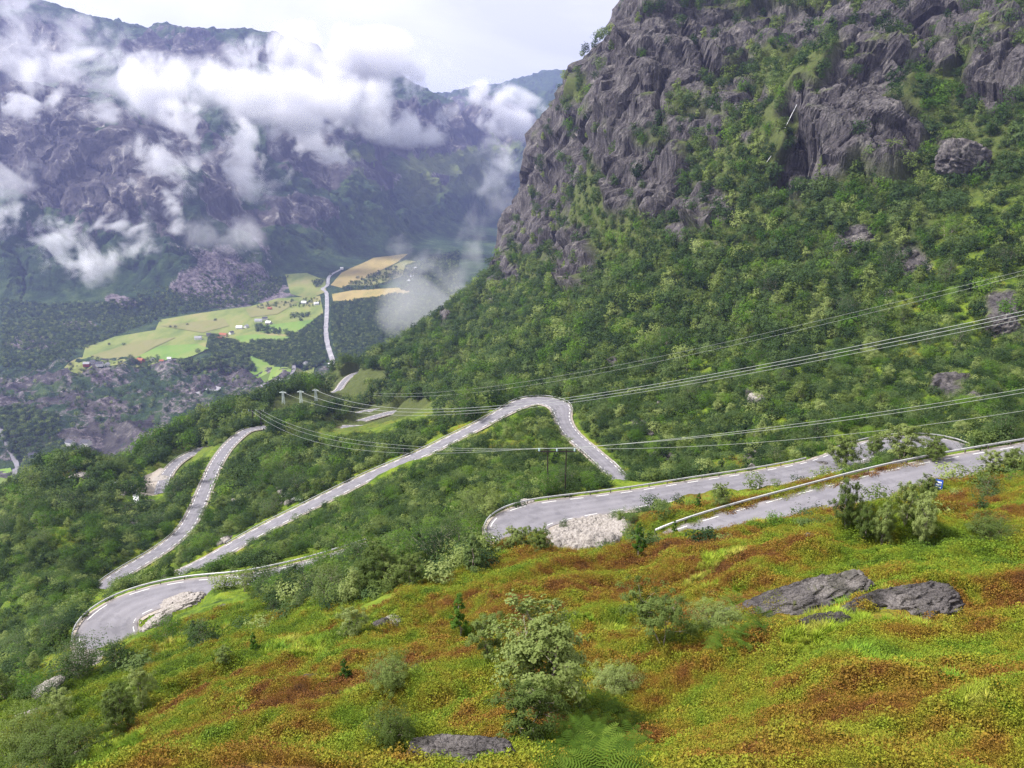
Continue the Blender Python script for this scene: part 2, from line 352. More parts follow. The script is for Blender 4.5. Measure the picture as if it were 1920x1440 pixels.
D = (crag * 1.0 - 2 - 8 * sst(650, 850, GY)) * RB * sst(0, .6, RB) + (crag * .22 + 1.5) * RS * (1 - RB) + bulge
PX = GX + nn[..., 0] * D; PY = GY + nn[..., 1] * D; PZ = HZ2 + nn[..., 2] * D
PZ = PZ + fbm(GX / 14, GY / 14, o=3, s=71) * 1.6 * (1 - RM) * sst(200, 500, GY) * sst(4, 13, RD)
k = 1 - sst(5.0 + GY * .007, 12, RD)
PZ = PZ * (1 - k) + (RZ - .22 - GY * .0012) * k
n2 = relief_normals(PX, PY, PZ)
vegn = fbm((GX * .8 + HZ * .6) / 70, GY / 60, (HZ - GX * .5) / 26, o=4, s=77)
SOLID = pix_mask(GX, GY, HZ, [(1620, 150, 85, 75, 40), (1580, 250, 85, 120, 25), (1670, 270, 75, 75, 30), (1190, 330, 90, 70), (1160, 90, 80, 140), (1015, 330, 75, 130, 12), (1400, 30, 250, 50), (1800, 30, 150, 50), (1070, 480, 50, 40)], .3) * sst(230, 300, GY)
ROCKA = RM * (1 - sst(.28, .58, vegn - .42 * SOLID + .9 * sst(.62, .95, n2[..., 2]) * .55 + .25 * sst(0, 60, np.abs(GX - P(1290, 200, 780)[0]) * 0 )))
# --- far terrain relief
U_, V_ = proj(BX, BY, HB)
mtn = sst(20, 160, HB - FLOOR) * sst(1500, 2500, BY)
w1 = fbm(BX / 400, BY / 400, HB / 500, o=2, s=5) * 180
rg = ridged((BX + w1) / 420, (BY + w1) / 700, HB / 1500, o=5, s=101, g=.52) * 75 + ridged((BX + w1) / 95, (BY) / 150, HB / 330, o=4, s=111) * 24
kb = mtn > .02; bw = fbm(BX[kb] / 130, BY[kb] / 130, HB[kb] / 130, o=2, s=115) * 40
rg = ridged((BX + w1) / 420, (BY + w1) / 700, HB / 1500, o=3, s=101, g=.5) * 75
bb_ = (BX[kb] + bw) * .9 + HB[kb] * .4
rg[kb] += blocks(bb_ / 260, BY[kb] / 300, HB[kb] / 420, 117) * 38 + blocks(bb_ / 90, BY[kb] / 100, HB[kb] / 150, 118) * 17 + blocks(bb_ / 36, BY[kb] / 40, HB[kb] / 60, 119) * 7 + fbm(BX[kb] / 60, BY[kb] / 60, HB[kb] / 60, o=3, s=116) * 8
nb = relief_normals(BX, BY, HB)
steep = 1 - sst(.55, .93, nb[..., 2])
hum = (1 - mtn) * (BY < 2200) * sst(640, 700, V_ ) * (1 - sst(2040, 2180, BY))
humm = (ridged(BX / 150, BY / 190, o=4, s=121) * 17 + fbm(BX / 420, BY / 420, o=2, s=131) * 30)
dome = 60 * np.exp(-(((BX + 2180) / 170) ** 2 + ((BY - 3790) / 190) ** 2))
Zf = np.where(flat0 & (mtn < .01), 0, 0)
QX = BX + nb[..., 0] * rg * mtn * .8; QY = BY + nb[..., 1] * rg * mtn * .8
QZ = HB * mtn + (1 - mtn) * (FLOOR + (HB - FLOOR) * .25) + rg * mtn * .45 + dome + humm * hum
def inpoly(x, y, poly):
    ins = np.zeros(x.shape, bool); n = len(poly)
    for i in range(n):
        x1, y1 = poly[i]; x2, y2 = poly[(i + 1) % n]
        if y1 == y2: continue
        cnd = ((y1 > y) != (y2 > y)) & (x < (x2 - x1) * (y - y1) / (y2 - y1) + x1); ins ^= cnd
    return ins
SCREE = [(420, 510, 95, 45, 15), (500, 545, 30, 18), (220, 545, 30, 10, 20), (400, 590, 20, 8), (60, 640, 40, 12), (150, 610, 30, 10)]
ROCKS_B = [(130, 310, 190, 110, 8), (200, 380, 110, 60), (30, 120, 120, 90), (560, 280, 60, 60, 30), (560, 400, 70, 30, 10), (600, 240, 60, 60, 30), (700, 250, 60, 45, 30), (760, 240, 60, 40, 40), (840, 240, 50, 60, 40),
  (900, 230, 40, 60, 30), (420, 330, 60, 70), (330, 260, 60, 60), (690, 330, 50, 22, 20), (820, 340, 20, 14), (450, 420, 60, 30), (600, 330, 50, 30), (350, 110, 120, 40), (520, 110, 70, 40), (960, 240, 50, 40, 30), (60, 200, 60, 40), (130, 200, 40, 40), (310, 390, 25, 50)]
nB = fbm(BX / 160, BY / 160, HB / 160, o=4, s=141)
ROCKB = np.maximum(pix_mask(BX, BY, HB, ROCKS_B, .45, nB * .7), steep * .0) * mtn
ROCKB = np.maximum(ROCKB, .8 * hum * sst(.0, .4, nB + ridged(BX / 60, BY / 90, o=3, s=151) * .35))
SCR = pix_mask(BX, BY, HB, SCREE, .5, nB * .6)

def wpos(p): return Vector((p[0], p[1], p[2] + CZ))
# sight-line hit on the finished ground
LOGY = np.geomspace(6, 13000, 5200)
def surf(x, y):
    a = np.where((y < YA[-1]) & (np.abs(x / (y + 12)) < 1.02), grid_at(PZ, x, y), -9e3)
    b = np.where(y > YB[0], grid_at(QZ, x, y, YB, AB), -9e3)
    return np.maximum(a, b)
def hit(u, v, ymin=6, far=False):
    U = (u - 960) / F; V = (v - 720) / F; den = CP - V * SP
    y = LOGY[LOGY >= ymin]; x = y * U / den; z = y * (-SP - V * CP) / den
    g = grid_at(QZ, x, y, YB, AB) * np.where(y > YB[0], 1, 1) if far else surf(x, y)
    if far: g = np.where(y > YB[0], g, -9e3)
    k = np.nonzero(z < g)[0]
    if not len(k): return None
    i = k[0]
    if i == 0: return (x[0], y[0], g[0])
    d0 = z[i-1] - g[i-1]; d1 = z[i] - g[i]; t = d0 / (d0 - d1) if d0 > d1 else 1
    yy = y[i-1] + (y[i] - y[i-1]) * t
    return (yy * U / den, yy, float(surf(np.array([yy * U / den]), np.array([yy]))[0]))
def ground(x, y): return float(surf(np.array([x], float), np.array([y], float))[0])

# ------------------------------------------------------------------ materials
MATS = {}
def mat(name, rough=.9):
    m = bpy.data.materials.new(name); m.use_nodes = True; t = m.node_tree; t.nodes.clear()
    o = N(t, 'ShaderNodeOutputMaterial'); b = N(t, 'ShaderNodeBsdfPrincipled'); b.inputs['Roughness'].default_value = rough
    b.inputs['Specular IOR Level'].default_value = .25
    t.links.new(b.outputs[0], o.inputs['Surface']); MATS[name] = m
    return m, t, b
def tnoise(t, vec, scale, detail=4, rough=.55, dist=0):
    n = N(t, 'ShaderNodeTexNoise', inp={'Scale': scale, 'Detail': detail, 'Roughness': rough, 'Distortion': dist})
    if vec is not None: t.links.new(vec, n.inputs['Vector'])
    return n.outputs[0]
def ramp(t, fac, stops, interp='LINEAR'):
    r = N(t, 'ShaderNodeValToRGB'); r.color_ramp.interpolation = interp
    while len(r.color_ramp.elements) < len(stops): r.color_ramp.elements.new(.5)
    for e, (p, col) in zip(r.color_ramp.elements, stops): e.position = p; e.color = (*col, 1) if len(col) == 3 else col
    t.links.new(fac, r.inputs[0]); return r.outputs[0]
def mixc(t, fac, a, b, mode='MIX'):
    m = N(t, 'ShaderNodeMix', data_type='RGBA', blend_type=mode)
    for s, x in ((m.inputs[0], fac), (m.inputs[6], a), (m.inputs[7], b)):
        if isinstance(x, (int, float)): s.default_value = x
        elif isinstance(x, tuple): s.default_value = (*x, 1)
        else: t.links.new(x, s)
    return m.outputs[2]
def math_(t, op, a, b=None, clamp=False):
    m = N(t, 'ShaderNodeMath', operation=op); m.use_clamp = clamp
    for s, x in zip(m.inputs, (a, b)):
        if x is None: continue
        if isinstance(x, (int, float)): s.default_value = x
        else: t.links.new(x, s)
    return m.outputs[0]
def attrn(t, name):
    a = N(t, 'ShaderNodeAttribute'); a.attribute_name = name; return a.outputs['Fac']
def geo(t): return N(t, 'ShaderNodeNewGeometry').outputs['Position']
def bump(t, b, h, dist, strength=1.0):
    n = N(t, 'ShaderNodeBump'); n.inputs['Strength'].default_value = strength; n.inputs['Distance'].default_value = dist
    t.links.new(h, n.inputs['Height']); t.links.new(n.outputs[0], b.inputs['Normal'])
def scaled(t, vec, s, rot=(0, 0, 0)):
    m = N(t, 'ShaderNodeMapping'); m.inputs['Scale'].default_value = s; m.inputs['Rotation'].default_value = rot
    t.links.new(vec, m.inputs[0]); return m.outputs[0]
def moor_colour(t, pos):
    """heather, blueberry and grass patches by place; the plants on it use the same"""
    n1 = tnoise(t, scaled(t, pos, (.75, 1.25, 1)), .085, 5, .62, .5); n2 = tnoise(t, scaled(t, pos, (1, 1, 1), (0, 0, 1)), .7, 5, .6); n3 = tnoise(t, pos, 6, 3, .6)
    sx = N(t, 'ShaderNodeSeparateXYZ'); t.links.new(pos, sx.inputs[0]); gl = N(t, 'ShaderNodeMapRange'); gl.inputs[1].default_value = -34; gl.inputs[2].default_value = 4; gl.inputs[3].default_value = -.075; gl.inputs[4].default_value = .005; t.links.new(sx.outputs[0], gl.inputs[0])
    f = math_(t, 'ADD', math_(t, 'ADD', n1, gl.outputs[0]), math_(t, 'MULTIPLY', math_(t, 'SUBTRACT', n2, .5), .6))
    col = ramp(t, f, [(.28, (.050, .095, .008)), (.40, (.120, .190, .012)), (.50, (.180, .190, .014)), (.57, (.190, .125, .014)), (.64, (.155, .068, .014)), (.76, (.055, .026, .012))])
    return mixc(t, 1.0, col, ramp(t, n3, [(.3, (.78, .78, .78)), (.7, (1.18, 1.18, 1.15))]), 'MULTIPLY'), n2, n3
def rock_colour(t, pos, dark=1.0):
    n1 = tnoise(t, scaled(t, pos, (.10, .10, .045), (0, .35, 0)), 1.0, 6, .6, .5)
    n2 = tnoise(t, pos, .9, 5, .7)
    st = tnoise(t, scaled(t, pos, (.5, .5, .035), (0, .25, 0)), 1.0, 5, .65)
    vo = N(t, 'ShaderNodeTexVoronoi', feature='DISTANCE_TO_EDGE'); vo.inputs['Scale'].default_value = 1.0; wv = N(t, 'ShaderNodeVectorMath', operation='ADD'); t.links.new(scaled(t, pos, (.16, .16, .07), (0, .5, .2)), wv.inputs[0])
    wn = N(t, 'ShaderNodeTexNoise', inp={'Scale': .35, 'Detail': 4}); t.links.new(pos, wn.inputs['Vector']); t.links.new(wn.outputs['Color'], wv.inputs[1]); t.links.new(wv.outputs[0], vo.inputs['Vector'])
    c1 = ramp(t, n1, [(.25, tuple(dark * x for x in (.034, .031, .033))), (.45, tuple(dark * x for x in (.070, .062, .066))), (.6, tuple(dark * x for x in (.108, .098, .099))), (.78, tuple(dark * x for x in (.22, .20, .19)))])
    c1 = mixc(t, .75, c1, ramp(t, st, [(.36, (.40, .40, .44)), (.5, (1, 1, 1)), (.64, (1.7, 1.68, 1.62))]), 'MULTIPLY')
    if dark < 1.5: c1 = mixc(t, .8, c1, ramp(t, vo.outputs['Distance'], [(0, (.25, .27, .22)), (.06, (1, 1, 1))]), 'MULTIPLY')
    return mixc(t, .6, c1, ramp(t, n2, [(.3, (.45, .45, .45)), (.55, (1, 1, 1)), (.72, (1.5, 1.5, 1.45))]), 'MULTIPLY'), n1, n2
# near hillside
m, t, b = mat('hillside_ground', .95)
pos = geo(t); mc, mn2, mn3 = moor_colour(t, pos); rc, rn1, rn2 = rock_colour(t, pos)
gn = tnoise(t, pos, .045, 5, .65, .5); gn2 = tnoise(t, pos, .35, 5, .7)
gg = math_(t, 'ADD', gn, math_(t, 'MULTIPLY', math_(t, 'SUBTRACT', gn2, .5), .6))
green = ramp(t, gg, [(.3, (.030, .060, .008)), (.43, (.085, .145, .010)), (.56, (.165, .230, .014)), (.72, (.190, .165, .018))])
colr = mixc(t, attrn(t, 'moor'), green, mc)
colr = mixc(t, attrn(t, 'wood'), colr, mixc(t, gn2, (.008, .016, .006), (.035, .060, .014)))  # dark forest floor, deepened in colour to paint the shade between crowns
colr = mixc(t, attrn(t, 'alpine'), colr, mixc(t, gn2, (.025, .045, .012), (.115, .130, .035)))
colr = mixc(t, attrn(t, 'rock'), colr, rc)
vg = mixc(t, gn2, (.10, .10, .04), (.26, .22, .16)); colr = mixc(t, attrn(t, 'verge'), colr, vg)
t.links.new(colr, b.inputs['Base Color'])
hh = math_(t, 'ADD', math_(t, 'MULTIPLY', rn2, 1.0), math_(t, 'MULTIPLY', rn1, 2.0)); bump(t, b, hh, 1.2, .9)
# far mountains and valley
m, t, b = mat('mountain_ground', .95)
pos = geo(t)
r1 = tnoise(t, scaled(t, pos, (.012, .012, .004), (0, .3, 0)), 1, 8, .65, .15); r2 = tnoise(t, scaled(t, pos, (1, 1, .35)), .035, 6, .7)
rk = ramp(t, math_(t, 'ADD', math_(t, 'MULTIPLY', r1, .6), math_(t, 'MULTIPLY', r2, .4)), [(.34, (.022, .020, .026)), (.46, (.055, .048, .055)), (.55, (.10, .09, .09)), (.64, (.36, .33, .30))])
v1 = tnoise(t, pos, .02, 7, .7); v2 = tnoise(t, pos, .0035, 4, .6)
vgc = ramp(t, math_(t, 'ADD', math_(t, 'MULTIPLY', v1, .7), math_(t, 'MULTIPLY', v2, .3)), [(.38, (.009, .025, .011)), (.5, (.025, .058, .019)), (.62, (.065, .105, .028))])
vgc = mixc(t, attrn(t, 'lush'), vgc, mixc(t, v1, (.06, .11, .02), (.22, .24, .07)))  # lighter, yellower green paints sunlight onto the far slope
s1 = tnoise(t, pos, .07, 6, .75); scr = ramp(t, s1, [(.38, (.06, .05, .06)), (.5, (.17, .14, .16)), (.62, (.30, .26, .27))])
rf = math_(t, 'ADD', attrn(t, 'rock'), math_(t, 'MULTIPLY', math_(t, 'SUBTRACT', r2, .52), 1.6), True)
rf = ramp(t, rf, [(.42, (0, 0, 0)), (.58, (1, 1, 1))])
colr = mixc(t, rf, vgc, rk); colr = mixc(t, ramp(t, math_(t, 'ADD', attrn(t, 'scree'), math_(t, 'SUBTRACT', s1, .5), True), [(.4, (0, 0, 0)), (.6, (1, 1, 1))]), colr, scr)
t.links.new(colr, b.inputs['Base Color']); bump(t, b, math_(t, 'ADD', math_(t, 'MULTIPLY', r2, .8), s1), 14, 1.0)

def grid_faces(nr, nc):
    i = np.arange(nr - 1)[:, None] * nc + np.arange(nc - 1)[None]
    return np.stack([i, i + 1, i + nc + 1, i + nc], -1).reshape(-1, 4)
def grid_mesh(name, X, Y, Z, m):
    return mesh_np(name, np.stack([X, Y, Z + CZ], -1).reshape(-1, 3), grid_faces(*X.shape), m)
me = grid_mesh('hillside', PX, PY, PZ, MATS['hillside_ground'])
gu, gv = proj(PX, PY, PZ)
crest = np.interp(gu, [0, 150, 330, 500, 700, 860, 1000, 1250, 1450, 1920], [1270, 1235, 1130, 1110, 1110, 1050, 960, 900, 870, 840])
MOOR = sst(0, 60, gv - crest + 40 * fbm(GX / 20, GY / 20, o=2, s=81)) * (1 - .0 * GY)
MOOR = np.maximum(MOOR, .85 * pix_mask(PX, PY, PZ, [(600, 810, 70, 30), (540, 830, 30, 15), (1370, 870, 60, 15), (960, 830, 60, 22), (850, 810, 60, 18), (20, 1140, 40, 30), (150, 890, 50, 20), (850, 810, 40, 20), (930, 940, 60, 15), (100, 1010, 60, 20), (1500, 920, 120, 25)], .5))
wood_shade = sst(0, 25, np.interp(gu, [560, 700, 860, 1000, 1060, 1200, 1500, 1920], [735, 700, 730, 735, 700, 720, 700, 640]) - gv) * sst(-.5, .1, fbm(GX / 22, GY / 22, o=3, s=201) + .35)  # mask of the shade painted on the ground under dense trees
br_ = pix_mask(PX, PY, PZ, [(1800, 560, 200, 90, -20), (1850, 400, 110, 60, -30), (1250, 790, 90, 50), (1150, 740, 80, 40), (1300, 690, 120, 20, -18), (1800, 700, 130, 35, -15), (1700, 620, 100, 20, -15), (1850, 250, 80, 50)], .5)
attr(me, 'wood', (wood_shade * (1 - .85 * br_) * (GY > 150)).ravel()); attr(me, 'alpine', sst(380, 560, GY).ravel())
attr(me, 'rock', ROCKA.ravel()); attr(me, 'moor', MOOR.ravel())
attr(me, 'verge', ((1 - sst(3.6, 5.0, RD + fbm(GX / 2, GY / 2, o=2, s=5))) * .8).ravel())
fl = ROCKA[:-1, :-1] > .35; me.polygons.foreach_set('use_smooth', ~fl.ravel())
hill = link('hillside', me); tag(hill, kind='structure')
me = grid_mesh('mountains', QX, QY, QZ, MATS['mountain_ground'])
attr(me, 'rock', ROCKB.ravel()); attr(me, 'scree', np.maximum(SCR, .5 * hum * sst(.1, .5, fbm(BX / 70, BY / 110, o=3, s=161) + .3)).ravel())
SUNNY_SLOPE = pix_mask(BX, BY, HB, [(850, 300, 85, 50, 20), (800, 320, 50, 50), (900, 350, 50, 25), (680, 320, 60, 25, 20), (920, 280, 50, 40)], .5)  # far green slopes where sunlight is put into the colour
attr(me, 'lush', SUNNY_SLOPE.ravel())
fl = mtn[:-1, :-1] > .3; me.polygons.foreach_set('use_smooth', ~fl.ravel())
mts = link('mountains', me); tag(mts, kind='structure')

# ------------------------------------------------------------------ roads
m, t, b = mat('asphalt', .85); pos = geo(t)
n1 = tnoise(t, pos, .25, 4, .6); n2 = tnoise(t, pos, 9, 3, .7)
t.links.new(mixc(t, 1, ramp(t, n1, [(.3, (.165, .158, .178)), (.7, (.215, .205, .228))]), ramp(t, n2, [(.3, (.85, .85, .85)), (.7, (1.12, 1.12, 1.12))]), 'MULTIPLY'), b.inputs['Base Color'])
lt = math_(t, 'ABSOLUTE', attrn(t, 'lat')); n3 = tnoise(t, scaled(t, pos, (.5, .5, .5)), .6, 3, .8)
wear = ramp(t, lt, [(.0, (1.06, 1.06, 1.06)), (.16, (.96, .96, .96)), (.32, (.84, .84, .85)), (.5, (1.0, 1, 1)), (.68, (.86, .86, .87)), (.85, (1.03, 1.02, 1)), (1, (1.15, 1.1, 1.02))])
o_ = b.inputs['Base Color'].links[0].from_socket; o_ = mixc(t, .8, o_, wear, 'MULTIPLY'); o_ = mixc(t, .5, o_, ramp(t, n3, [(.42, (.72, .72, .74)), (.47, (1, 1, 1))]), 'MULTIPLY'); t.links.new(o_, b.inputs['Base Color'])
m, t, b = mat('road_paint', .7); b.inputs['Base Color'].default_value = (.8, .8, .78, 1)
m, t, b = mat('gravel', .95); pos = geo(t); n2 = tnoise(t, pos, 1.5, 5, .8)
t.links.new(ramp(t, n2, [(.3, (.22, .19, .16)), (.7, (.42, .37, .33))]), b.inputs['Base Color'])
def side(p):
    d = np.gradient(p[:, :2], axis=0); d /= np.maximum(np.linalg.norm(d, axis=1, keepdims=True), 1e-9)
    d = np.stack([np.convolve(np.pad(d[:, i], 3, 'edge'), np.ones(7) / 7, 'valid') for i in (0, 1)], 1); d /= np.linalg.norm(d, axis=1, keepdims=True)
    return np.stack([d[:, 1], -d[:, 0]], 1)                       # right-hand side
def ribbon(p, n, a, b_, dz):
    A = np.c_[p[:, :2] + n * a, p[:, 2] + CZ + dz]; B = np.c_[p[:, :2] + n * b_, p[:, 2] + CZ + dz]
    return A, B
def halfw(k, p):
    hw = np.full(len(p), 3.1)
    if k == 'upper':
        for (u, v, Y, ex) in ((968, 1008, 126, 1.6), (1760, 829, 194, 1.2), (1048, 760, 354, 1.5), (1000, 751, 362, 1.6), (1700, 904, 104, .4)):
            q = P(u, v, Y); hw += ex * np.exp(-(((p[:, 0] - q[0]) ** 2 + (p[:, 1] - q[1]) ** 2) / 14 ** 2))
    if k == 'upper': hw += .5 * (p[:, 1] < 200) + .5 * (1 - sst(108, 122, p[:, 1]))
    if k == 'hairpin':
        q = P(200, 1175, 124); hw += 1.6 * np.exp(-(((p[:, 0] - q[0]) ** 2 + (p[:, 1] - q[1]) ** 2) / 13 ** 2))
    return hw
ROADN = {'upper': 'road', 'hairpin': 'road', 'lower': 'road', 'far': 'road', 'loops': 'road', 'loop_mid': 'road', 'loop_back': 'road'}
for k, p in ROADP.items():
    n = side(p); hw = halfw(k, p)[:, None]
    cols = [ribbon(p, n, -hw - .35, 0, -.05)[0]] + [np.c_[p[:, :2] + n * hw * s, p[:, 2] + CZ + .04 * (1 - s * s)] for s in (-1, -.66, -.33, 0, .33, .66, 1)] + [ribbon(p, n, 0, hw + .35, -.05)[1]]
    Vv = np.stack(cols, 1).reshape(-1, 3); nc = 9
    me = mesh_np('road', Vv, grid_faces(len(p), nc), MATS['asphalt'])
    attr(me, 'lat', np.tile([-1, -1, -.66, -.33, 0, .33, .66, 1, 1], len(p)))
    ro = link('road', me); tag(ro, kind='structure')
    for s in (-1, 1):
        wv = (.75 + .35 * noise(np.arange(len(p)) * .4, np.zeros(len(p)), s=3 + s))[:, None]
        A, B = ribbon(p, n, (hw + .3) * s, (hw + .35 + wv) * s, -.12); B[:, 2] -= .1
        Vs = np.stack([A, B] if s > 0 else [B, A], 1).reshape(-1, 3); link('gravel_shoulder', mesh_np('gravel_shoulder', Vs, grid_faces(len(p), 2), MATS['gravel']), ro)
    d = np.r_[0, np.cumsum(np.linalg.norm(np.diff(p[:, :2], axis=0), axis=1))]
    VV, FF = [], []
    lift = .03 if k in ('upper', 'hairpin') else .08
    for s in (-1, 1):
        x = 0
        while x < d[-1] - 3:
            ss = np.linspace(x, x + 2.6, 4); pc = np.stack([np.interp(ss, d, p[:, i]) for i in range(3)], 1); ncn = np.stack([np.interp(ss, d, n[:, i]) for i in range(2)], 1)
            h_ = np.interp(ss, d, hw[:, 0])[:, None]; wd = .075 + .00035 * pc[0, 1]
            A = np.c_[pc[:, :2] + ncn * s * (h_ - .28 - wd), pc[:, 2] + CZ + lift]; B = np.c_[pc[:, :2] + ncn * s * (h_ - .28), pc[:, 2] + CZ + lift]
            o = len(VV) ; VV += [v for ab in zip(A, B) for v in ab]
            FF += [(o + 2*i, o + 2*i + 1, o + 2*i + 3, o + 2*i + 2) for i in range(3)]
            x += 5.2 if (k != 'upper' or True) else 6
    link('edge_marking', mesh_np('edge_marking', VV, FF, MATS['road_paint']), ro)

# ------------------------------------------------------------------ haze
ZT, ZB = CZ + 1000, -420
hb = bmesh.new(); bmesh.ops.create_cube(hb, size=1); me = bpy.data.meshes.new('haze'); hb.to_mesh(me); hb.free()
hz = link('haze', me, loc=(0, 6500, (ZT + ZB) / 2)); hz.scale = (40000, 23000, ZT - ZB); tag(hz, kind='stuff')
m = bpy.data.materials.new('haze'); m.use_nodes = True; t = m.node_tree; t.nodes.clear()
o = N(t, 'ShaderNodeOutputMaterial'); v = N(t, 'ShaderNodeVolumePrincipled')
v.inputs['Color'].default_value = (.42, .48, .95, 1); v.inputs['Density'].default_value = 6.0e-5; v.inputs['Anisotropy'].default_value = .2
t.links.new(v.outputs[0], o.inputs['Volume']); me.materials.append(m); m.volume_intersection_method = 'FAST' if hasattr(m, 'volume_intersection_method') else m.volume_intersection_method
#@@OBJECTS@@
# ------------------------------------------------------------------ plants
def leaf_mat(name, c1, c2, c3=None, trans=.35, rnd=.66):
    m, t, b = mat(name, .7); b.inputs['Specular IOR Level'].default_value = .12
    oi = N(t, 'ShaderNodeObjectInfo').outputs['Random']
    f = math_(t, 'ADD', math_(t, 'MULTIPLY', attrn(t, 'tint'), 1 - rnd), math_(t, 'MULTIPLY', oi, rnd))
    col = ramp(t, f, [(.1, c1), (.55, c2), (.95, c3 or c2)])
    t.links.new(col, b.inputs['Base Color'])
    tr = N(t, 'ShaderNodeBsdfTranslucent'); t.links.new(mixc(t, 1, col, (1.2, 1.3, .6), 'MULTIPLY'), tr.inputs[0])
    ms = N(t, 'ShaderNodeMixShader'); ms.inputs[0].default_value = trans
    o = [n for n in t.nodes if n.type == 'OUTPUT_MATERIAL'][0]
    t.links.new(b.outputs[0], ms.inputs[1]); t.links.new(tr.outputs[0], ms.inputs[2]); t.links.new(ms.outputs[0], o.inputs[0])
    return m
leaf_mat('birch_leaf', (.070, .108, .024), (.165, .215, .058), (.30, .35, .13))
leaf_mat('wood_leaf', (.017, .038, .014), (.056, .098, .030), (.14, .19, .062))
leaf_mat('bright_leaf', (.035, .085, .010), (.085, .165, .018), (.16, .25, .035))
leaf_mat('fern_leaf', (.040, .08, .008), (.080, .14, .014), (.15, .21, .03))
m, t, b = mat('birch_bark'); pos = geo(t); n1 = tnoise(t, scaled(t, pos, (3, 3, 9)), 2, 4, .7)
t.links.new(ramp(t, n1, [(.4, (.10, .08, .07)), (.55, (.42, .36, .31))]), b.inputs['Base Color'])
m, t, b = mat('moor_leaf', .85); pos = geo(t); mc, a_, b_ = moor_colour(t, pos)
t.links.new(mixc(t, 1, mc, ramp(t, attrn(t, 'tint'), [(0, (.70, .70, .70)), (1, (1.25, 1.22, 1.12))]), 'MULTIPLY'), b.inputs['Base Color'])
m, t, b = mat('grass_blade', .8); pos = geo(t); n1 = tnoise(t, pos, .3, 3, .6)
t.links.new(mixc(t, 1, ramp(t, n1, [(.35, (.10, .19, .012)), (.5, (.20, .27, .018)), (.65, (.30, .27, .05))]), ramp(t, attrn(t, 'tint'), [(0, (.6, .6, .6)), (1, (1.5, 1.5, 1.4))]), 'MULTIPLY'), b.inputs['Base Color'])

def leaves(cen, size, rng, up=.35, aspect=.62, out=None):
    n = len(cen); nn = rng.normal(size=(n, 3)); nn[:, 2] = np.abs(nn[:, 2]) + up
    if out is not None: nn = nn * .33 + out
    nn /= np.linalg.norm(nn, axis=1, keepdims=True)
    a = np.cross(nn, rng.normal(size=(n, 3))); a /= np.maximum(np.linalg.norm(a, axis=1, keepdims=True), 1e-6); b = np.cross(nn, a)
    s = (size * rng.uniform(.6, 1.35, n))[:, None]
    V = np.stack([cen - a * s * .5, cen + b * s * aspect * .5 + nn * s * .08, cen + a * s * .5, cen - b * s * aspect * .5 + nn * s * .08], 1)
    return V.reshape(-1, 3), np.arange(4 * n).reshape(-1, 4)
def tube(p0, p1, r0, r1, k=5):
    p0, p1 = np.array(p0), np.array(p1); d = p1 - p0; d = d / max(np.linalg.norm(d), 1e-6)
    a = np.cross(d, [0, 0, 1] if abs(d[2]) < .9 else [1, 0, 0]); a /= np.linalg.norm(a); b = np.cross(d, a)
    th = np.linspace(0, 2 * np.pi, k, endpoint=False); ring = np.cos(th)[:, None] * a + np.sin(th)[:, None] * b
    V = np.r_[p0 + ring * r0, p1 + ring * r1]; F = [(i, (i + 1) % k, k + (i + 1) % k, k + i) for i in range(k)]
    return V, np.array(F)
def join(parts):
    V, Fc, o = [], [], 0
    for v, f in parts: V.append(v); Fc.append(f + o); o += len(v)
    return np.vstack(V), np.vstack(Fc)
